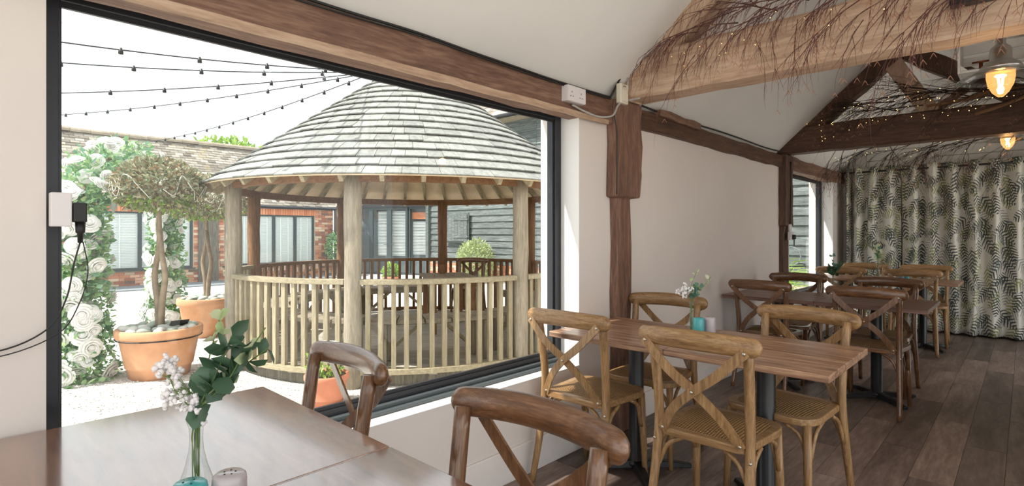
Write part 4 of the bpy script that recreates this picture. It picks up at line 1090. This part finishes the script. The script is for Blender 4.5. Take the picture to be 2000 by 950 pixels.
# ------------------------------------------------------------------ planting
def leaf_cloud(n, center, rad, L, seed, zflat=1.0, mbs=None, shell=.55, keep=None):
    Rr = random.Random(seed); m = mbs or MB(); c = Vector(center)
    while n > 0:
        d = rdir_(Rr); q = shell + (1 - shell) * Rr.random() ** .5; p = V(d.x * rad[0], d.y * rad[1], d.z * rad[2]) * q
        if keep and not keep(p): continue
        dd = (d + rdir_(Rr) * .9 + V(0, 0, -.1)).normalized(); s = Rr.uniform(.7, 1.3)
        m.leaf(c + p, dd, rdir_(Rr), L * s, L * .55 * s, .15, .2); n -= 1
    return m
def pot(loc, rt, rb, h, label, mat='terracotta', group='terracotta pots in the courtyard', cable_=False):
    t = thing('plant_pot', loc, label, 'pot', group)
    MB().lathe([(0, 0), (rb, 0), (rb + (rt - rb) * .2, h * .2), (rb + (rt - rb) * .22 + .012, h * .22), (rb + (rt - rb) * .26 + .008, h * .25), (rt * .95, h * .80), (rt * 1.02, h * .82), (rt * 1.05, h * .86), (rt * 1.05, h * .97), (rt * 1.02, h), (rt * .94, h), (rt * .92, h * .93), (0, h * .93)], 36).build('body', mat, t, True)
    MB().lathe([(0, h * .93), (rt * .915, h * .932), (0, h * .935)], 24).build('soil', 'soil', t)
    if cable_:
        MB().tube([(math.cos(a) * rt * 1.025, math.sin(a) * rt * 1.025, h * .805) for a in [2 * PI * k / 36 for k in range(36)]], .006, 5, closed=True).build('cable_ring', 'black_cable', t)
    return t
def pebbles(c, r, z, n, seed, group):
    Rr = random.Random(seed); mes = []
    for q in range(4): mes.append(MB().ball((0, 0, 0), 1, 10, 7).mesh('pebble', ['pebble_green', 'pebble_grey', 'pebble_pale', 'pebble_green'][q], True))
    done = []
    for i in range(2000):
        if len(done) >= n: break
        a = Rr.uniform(0, 2 * PI); q = r * math.sqrt(Rr.random()); s = Rr.uniform(.035, .055); x, y = q * math.cos(a), q * math.sin(a)
        if any(math.hypot(x - b[0], y - b[1]) < (s + b[2]) * .8 for b in done) or q < .07: continue
        done.append((x, y, s)); o = bpy.data.objects.new('pebble', mes[Rr.randrange(4)]); COL.objects.link(o)
        o.location = (c[0] + x, c[1] + y, z + s * .45 + Rr.uniform(0, .03) * (1 - q / r)); o.scale = (s * 1.3, s * .95, s * .62); o.rotation_euler = (Rr.uniform(-.3, .3), Rr.uniform(-.3, .3), Rr.uniform(0, PI))
        tag(o, 'smooth grey-green pebble lying in the %s' % group, 'pebble', 'pebbles in the ' + group)
p1_ = pot((-4.28, 1.50, GZ), .355, .255, .475, 'wide terracotta pot ringed by a black cable, holding the twisted tree', cable_=True)
pebbles((-4.28, 1.50), .30, GZ + .445, 34, 1, 'wide pot with the black cable')
p2_ = pot((-6.2, 2.52, GZ), .345, .25, .52, 'terracotta pot beside the gazebo post, holding the smaller twisted tree')
pebbles((-6.2, 2.52), .28, GZ + .49, 24, 2, 'pot beside the gazebo post')
def stdtree(loc, zc, rad, label, seed, H0):
    Rr = random.Random(seed); t = thing('standard_tree', loc, label, 'tree', 'twisted-stem trees in pots')
    h = zc - loc[2] - rad[2] * .5
    for s, mat in ((1, 'bark'), (-1, 'bark')):
        pts = [V(s * .035, 0, 0), V(s * .04, .01 * s, h * .22), V(s * .10, .02 * s, h * .42), V(s * .06, 0, h * .60), V(-s * .015, .01 * s, h * .72), V(s * .02, -.01, h * .85), V(0, 0, h * 1.05)]
        p = smooth_path(pts, 5); MB().tube(p, [.032 - .014 * i / len(p) for i in range(len(p))], 8).build('stem', mat, t, True)
    c = V(0, 0, zc - loc[2])
    br = MB()
    for i in range(26):
        d = rdir_(Rr); d.z = abs(d.z) * .5 - .1; e = c + V(d.x * rad[0], d.y * rad[1], d.z * rad[2]) * .85
        br.tube(smooth_path([V(0, 0, h), V(0, 0, h).lerp(e, .5) + rdir_(Rr) * .06, e], 3), [.012, .010, .009, .008, .006, .005, .003], 5, False)
    tag(br.build('branches', 'bark', t), kind='stuff')
    lm = leaf_cloud(2600, c, rad, .05, seed, keep=lambda p: p.z > -rad[2] * .75); tag(lm.build('foliage', 'leaf_tree', t), kind='stuff')
    lm = leaf_cloud(260, c - V(0, 0, rad[2] * .35), (rad[0] * .85, rad[1] * .85, rad[2] * .5), .055, seed + 1, keep=lambda p: p.z < 0); tag(lm.build('fresh_foliage', 'leaf_fresh', t), kind='stuff')
    w = MB()
    for i in range(9):
        a = Rr.uniform(0, 2 * PI); q = []
        for j in range(9):
            a += Rr.uniform(.1, .3); ph = -.55 + .9 * Rr.random(); q.append(c + V(math.cos(a) * rad[0] * 1.02 * math.cos(ph), math.sin(a) * rad[1] * 1.02 * math.cos(ph), rad[2] * 1.02 * math.sin(ph)))
        w.tube(smooth_path(q, 4), .004, 4, False)
    tag(w.build('light_wires', 'pebble_pale', t), kind='stuff')
stdtree((-4.28, 1.50, GZ + .443), 1.73, (.40, .40, .28), 'dome-topped tree with a twisted double stem in the cabled pot', 3, 1.2)
stdtree((-6.2, 2.52, GZ + .484), 1.74, (.56, .56, .33), 'dome-topped tree with a looped stem in the pot by the gazebo', 6, 1.2)
sl = thing('solar_panel', (-4.10, 1.62, GZ + .465), 'small black solar panel leaning in the cabled pot', 'solar panel')
MB().box((0, 0, .05), (.005, .16, .10), Matrix.Rotation(.9, 3, 'Y')).build('panel', 'black_metal', sl)
p3_ = pot((-2.22, 2.18, GZ), .17, .125, .25, 'small red terracotta flowerpot standing at the gazebo front', 'terracotta_red')
pl3 = thing('flowering_plant', (-2.22, 2.18, GZ + .2333), 'low white-flowered plant in the small red pot', 'plant')
tag(leaf_cloud(260, (0, 0, .12), (.14, .14, .14), .04, 31, shell=.2).build('foliage', 'leaf_fresh', pl3), kind='stuff')
Rr = random.Random(32); m = MB()
for i in range(16):
    d = rdir_(Rr); d.z = abs(d.z)
    c = V(0, 0, .14) + V(d.x * .13, d.y * .13, d.z * .14)
    for j in range(5): m.leaf(c, V(math.cos(j * 1.257), math.sin(j * 1.257), .4), V(0, 0, 1), .022, .02)
m.build('blossoms', 'rose_petal', pl3)
p4_ = pot((-10.15, 8.15, GZ), .23, .17, .26, 'terracotta pot of bright leaves by the glass doors', 'terracotta_red')
pl4 = thing('leafy_plant', (-10.15, 8.15, GZ + .243), 'bright green leafy plant in the pot by the glass doors', 'plant')
tag(leaf_cloud(300, (0, 0, .15), (.21, .21, .19), .09, 41, shell=.2).build('foliage', 'leaf_fresh', pl4), kind='stuff')
def bush(loc, rad, mat, label, seed, n, L):
    t = thing('shrub', loc, label, 'shrub'); tag(leaf_cloud(n, (0, 0, rad[2] * .98), rad, L, seed, shell=.4).build('foliage', mat, t), kind='stuff')
    MB().tube([(0, 0, 0), (.02, 0, rad[2])], .03, 6).build('stem', 'bark', t)
bush((-9.3, 10.35, GZ), (.56, .5, .62), 'leaf_bush', 'pale green rounded shrub in front of the dark barn', 51, 2400, .075)
hb = thing('hanging_plant', (BX + .45, 8.92, .45), 'dark green trailing plant hanging on the brick building corner', 'plant')
tag(leaf_cloud(900, (0, 0, .35), (.32, .32, .48), .09, 61, shell=.3).build('foliage', 'leaf_arch', hb), kind='stuff')
MB().tube([(-.40, 0, .95), (0, 0, .85), (0, 0, .3)], .012, 6).build('bracket', 'black_metal', hb)
sg = thing('wall_sign', (BX + .3, 9.22, 1.80), 'blank white projecting sign on the corner of the brick building', 'sign')
MB().box((0, 0, .15), (.02, .34, .34)).build('board', 'sign_white', sg); MB().box((0, -.0, .34), (.03, .4, .03)).build('bracket', 'black_metal', sg)
ft = thing('tree', (-24, 8.9, GZ), 'bright green tree rising behind the brick building', 'tree')
tag(leaf_cloud(1500, (0, 0, 4.3), (1.3, 2.0, 1.35), .26, 71, shell=.4).build('foliage', 'leaf_fresh', ft), kind='stuff'); MB().tube([(0, 0, 0), (0, 0, 3.4)], .15, 8).build('trunk', 'bark', ft)
gr = thing('grass_clump', (-.95, 9.3, GZ), 'yellow-green clump of long grass outside the small window', 'plant')
m = MB(); Rr = random.Random(5)
for i in range(120):
    a = Rr.uniform(0, 2 * PI); r = Rr.uniform(.2, .6); h = Rr.uniform(.4, 1.1); b = V(Rr.uniform(-.1, .1), Rr.uniform(-.1, .1), 0)
    m.strip(smooth_path([b, b + V(r * .3 * math.cos(a), r * .3 * math.sin(a), h * .8), b + V(r * math.cos(a), r * math.sin(a), h * .9)], 3), .012, .001, (math.sin(a), -math.cos(a), .3))
tag(m.build('blades', 'leaf_fresh', gr), kind='stuff')
hs = tag(MB().tube([(.17 * math.cos(a), .0, .17 * math.sin(a)) for a in [2 * PI * k / 28 for k in range(28)]], .011, 6, closed=True).build('garden_hose', 'paving_grey', smooth=True), 'coiled grey hose hanging on the barn boards outside the small window', 'hose'); hs.location = (-1.22, 10.80, .85)
wt = thing('wheeled_trolley', (-13.6, 8.35, GZ), 'small black two-wheeled trolley parked by the brick wall', 'trolley')
for s in (-1, 1):
    MB().tube([V(0, s * .2, .14) + V(.12 * math.cos(a), 0, .12 * math.sin(a)) for a in [2 * PI * k / 18 for k in range(18)]], .018, 6, closed=True).build('wheel', 'rubber', wt, True)
MB().tube([(0, -.2, .14), (0, .2, .14)], .015, 6).build('axle', 'black_metal', wt)
MB().tube([(0, -.15, .14), (-.1, -.15, .75), (-.1, .15, .75), (0, .15, .14)], .015, 6).build('frame', 'black_metal', wt)

# ------------------------------------------------------------------ flower arch
fa = thing('flower_arch', (-5.9, 1.66, GZ), 'tall arch covered with white roses and eucalyptus leaves', 'flower arch')
A0 = V(-4.60, .93, 0) ; A1 = V(-7.30, 2.31, 0); O_ = V(-5.9, 1.66, 0)
def archpt(t):      # t 0..1 : up the near leg, over, down the far leg
    H_ = 1.62; top = .68
    if t < .36: return A0 + V(0, 0, H_ * t / .36)
    if t > .64: return A1 + V(0, 0, H_ * (1 - t) / .36)
    u = (t - .36) / .28; return A0.lerp(A1, .5 - .5 * math.cos(PI * u)) + V(0, 0, H_ + top * math.sin(PI * u))
Rr = random.Random(12)
fr_ = MB().tube([archpt(i / 40) - O_ for i in range(41)], .02, 6); fr_.build('frame', 'bark', fa)
m = MB(); m2 = MB()
for i in range(11000):
    t = Rr.random(); c = archpt(t) - O_; d = rdir_(Rr); rad = (.27 - .04 * math.sin(PI * t)) * (Rr.random() ** .45); 
    if c.z < .25: rad *= 1.25
    p = c + d * rad; p.z = max(p.z, .02); s = Rr.uniform(.03, .075)
    if Rr.random() < .6: m.leaf(p, (d + rdir_(Rr)).normalized(), rdir_(Rr), s, s * .85, .1, .1)
    else: m.leaf(p, (d + rdir_(Rr)).normalized(), rdir_(Rr), s * 1.2, s * .38, .1, .2)
tag(m.build('foliage', 'leaf_arch', fa), kind='stuff')
# one rose: spiral of cupped petals
def rose_mesh(seed):
    Rq = random.Random(seed); m = MB(); m.ball((0, 0, .022), .020, 8, 5, (1, 1, 1.1))
    for ring, (n, r, h, lean) in enumerate(((6, .056, .022, 1.25), (5, .044, .036, .95), (5, .032, .044, .6), (3, .020, .050, .25))):
        for k in range(n):
            a = 2 * PI * k / n + ring * .6 + Rq.uniform(-.15, .15); wv_ = 1.25 * PI / n; o = len(m.v)
            for f, e, wf in ((.25, -.1, .7), (.65, .45, 1.0), (.92, .85, 1.0), (1.05 + .08 * lean, 1.0 - .25 * lean, .75)):
                for q in (-1, -.4, .4, 1):
                    rr_ = r * f * (1 - .06 * abs(q)); aa = a + q * wv_ * wf; m.v.append(V(rr_ * math.cos(aa), rr_ * math.sin(aa), h * e - .004 * abs(q) * f))
            for i in range(3):
                for j in range(3): m.f.append((o + i * 4 + j, o + i * 4 + j + 1, o + i * 4 + j + 5, o + i * 4 + j + 4))
    return m.mesh('rose', 'rose_petal', True)
rms = [rose_mesh(i) for i in range(3)]
for i in range(230):
    t = Rr.random(); c = archpt(t) - O_; d = rdir_(Rr)
    if Rr.random() < .7: d = (d + V(.7, -.5, .15)).normalized()
    rad = .235 * (1.2 if c.z < .3 else 1); p = c + d * rad; p.z = max(p.z, .05); s = Rr.uniform(.75, 1.65)
    inst('rose', rms[i % 3], fa, Matrix.Translation(p) @ d.to_track_quat('Z', 'Y').to_matrix().to_4x4() @ Matrix.Scale(s, 4))

# ------------------------------------------------------------------ string lights fanning out from the gazebo top
G0 = V(-4.15, 3.88, 3.36)
ends = [V(-.9, -.45, 2.50), V(-1.6, -.55, 2.70), V(-2.6, -.7, 3.25), V(-4.6, -.8, 2.98), V(-6.4, -.9, 3.12), V(-8.8, -.9, 3.05), V(-12.2, 1.2, 3.55), V(-14.0, 3.6, 3.55)]
whose = ['looping closest to the window', 'crossing above the picture window', 'highest over the courtyard', 'over the arch', 'over the wide terracotta pot', 'over the courtyard path', 'ending at the tiled roof', 'ending at the tiled roof beside the gazebo']
for k, e in enumerate(ends):
    d = e - G0; Ls = d.length; n = 30; st = thing('festoon_string', tuple(G0), 'black festoon string with clear bulbs %s' % whose[k], 'string light', 'festoon strings over the courtyard')
    def cat(f): return d * f + V(0, 0, -4 * (.10 + .02 * (k % 3)) * f * (1 - f))
    MB().tube([cat(i / n) for i in range(n + 1)], .007, 5, False).build('flex', 'black_cable', st)
    MB().tube([V(0, 0, .02), d + V(0, 0, .12)], .002, 4, False).build('support_wire', 'grey_cable', st)
    nbulb = int(Ls / .62)
    for i in range(1, nbulb):
        f = i / nbulb; c = cat(f)
        hd = MB().lathe([(0, .02), (.010, .02), (.014, .0), (.021, -.012), (.022, -.04), (0, -.04)], 10).build('lamp_holder', 'black_cable', st, True); hd.location = c
        MB().ball((0, 0, -.068), .031, 10, 7).build('bulb', 'bulb_glass', hd, True)
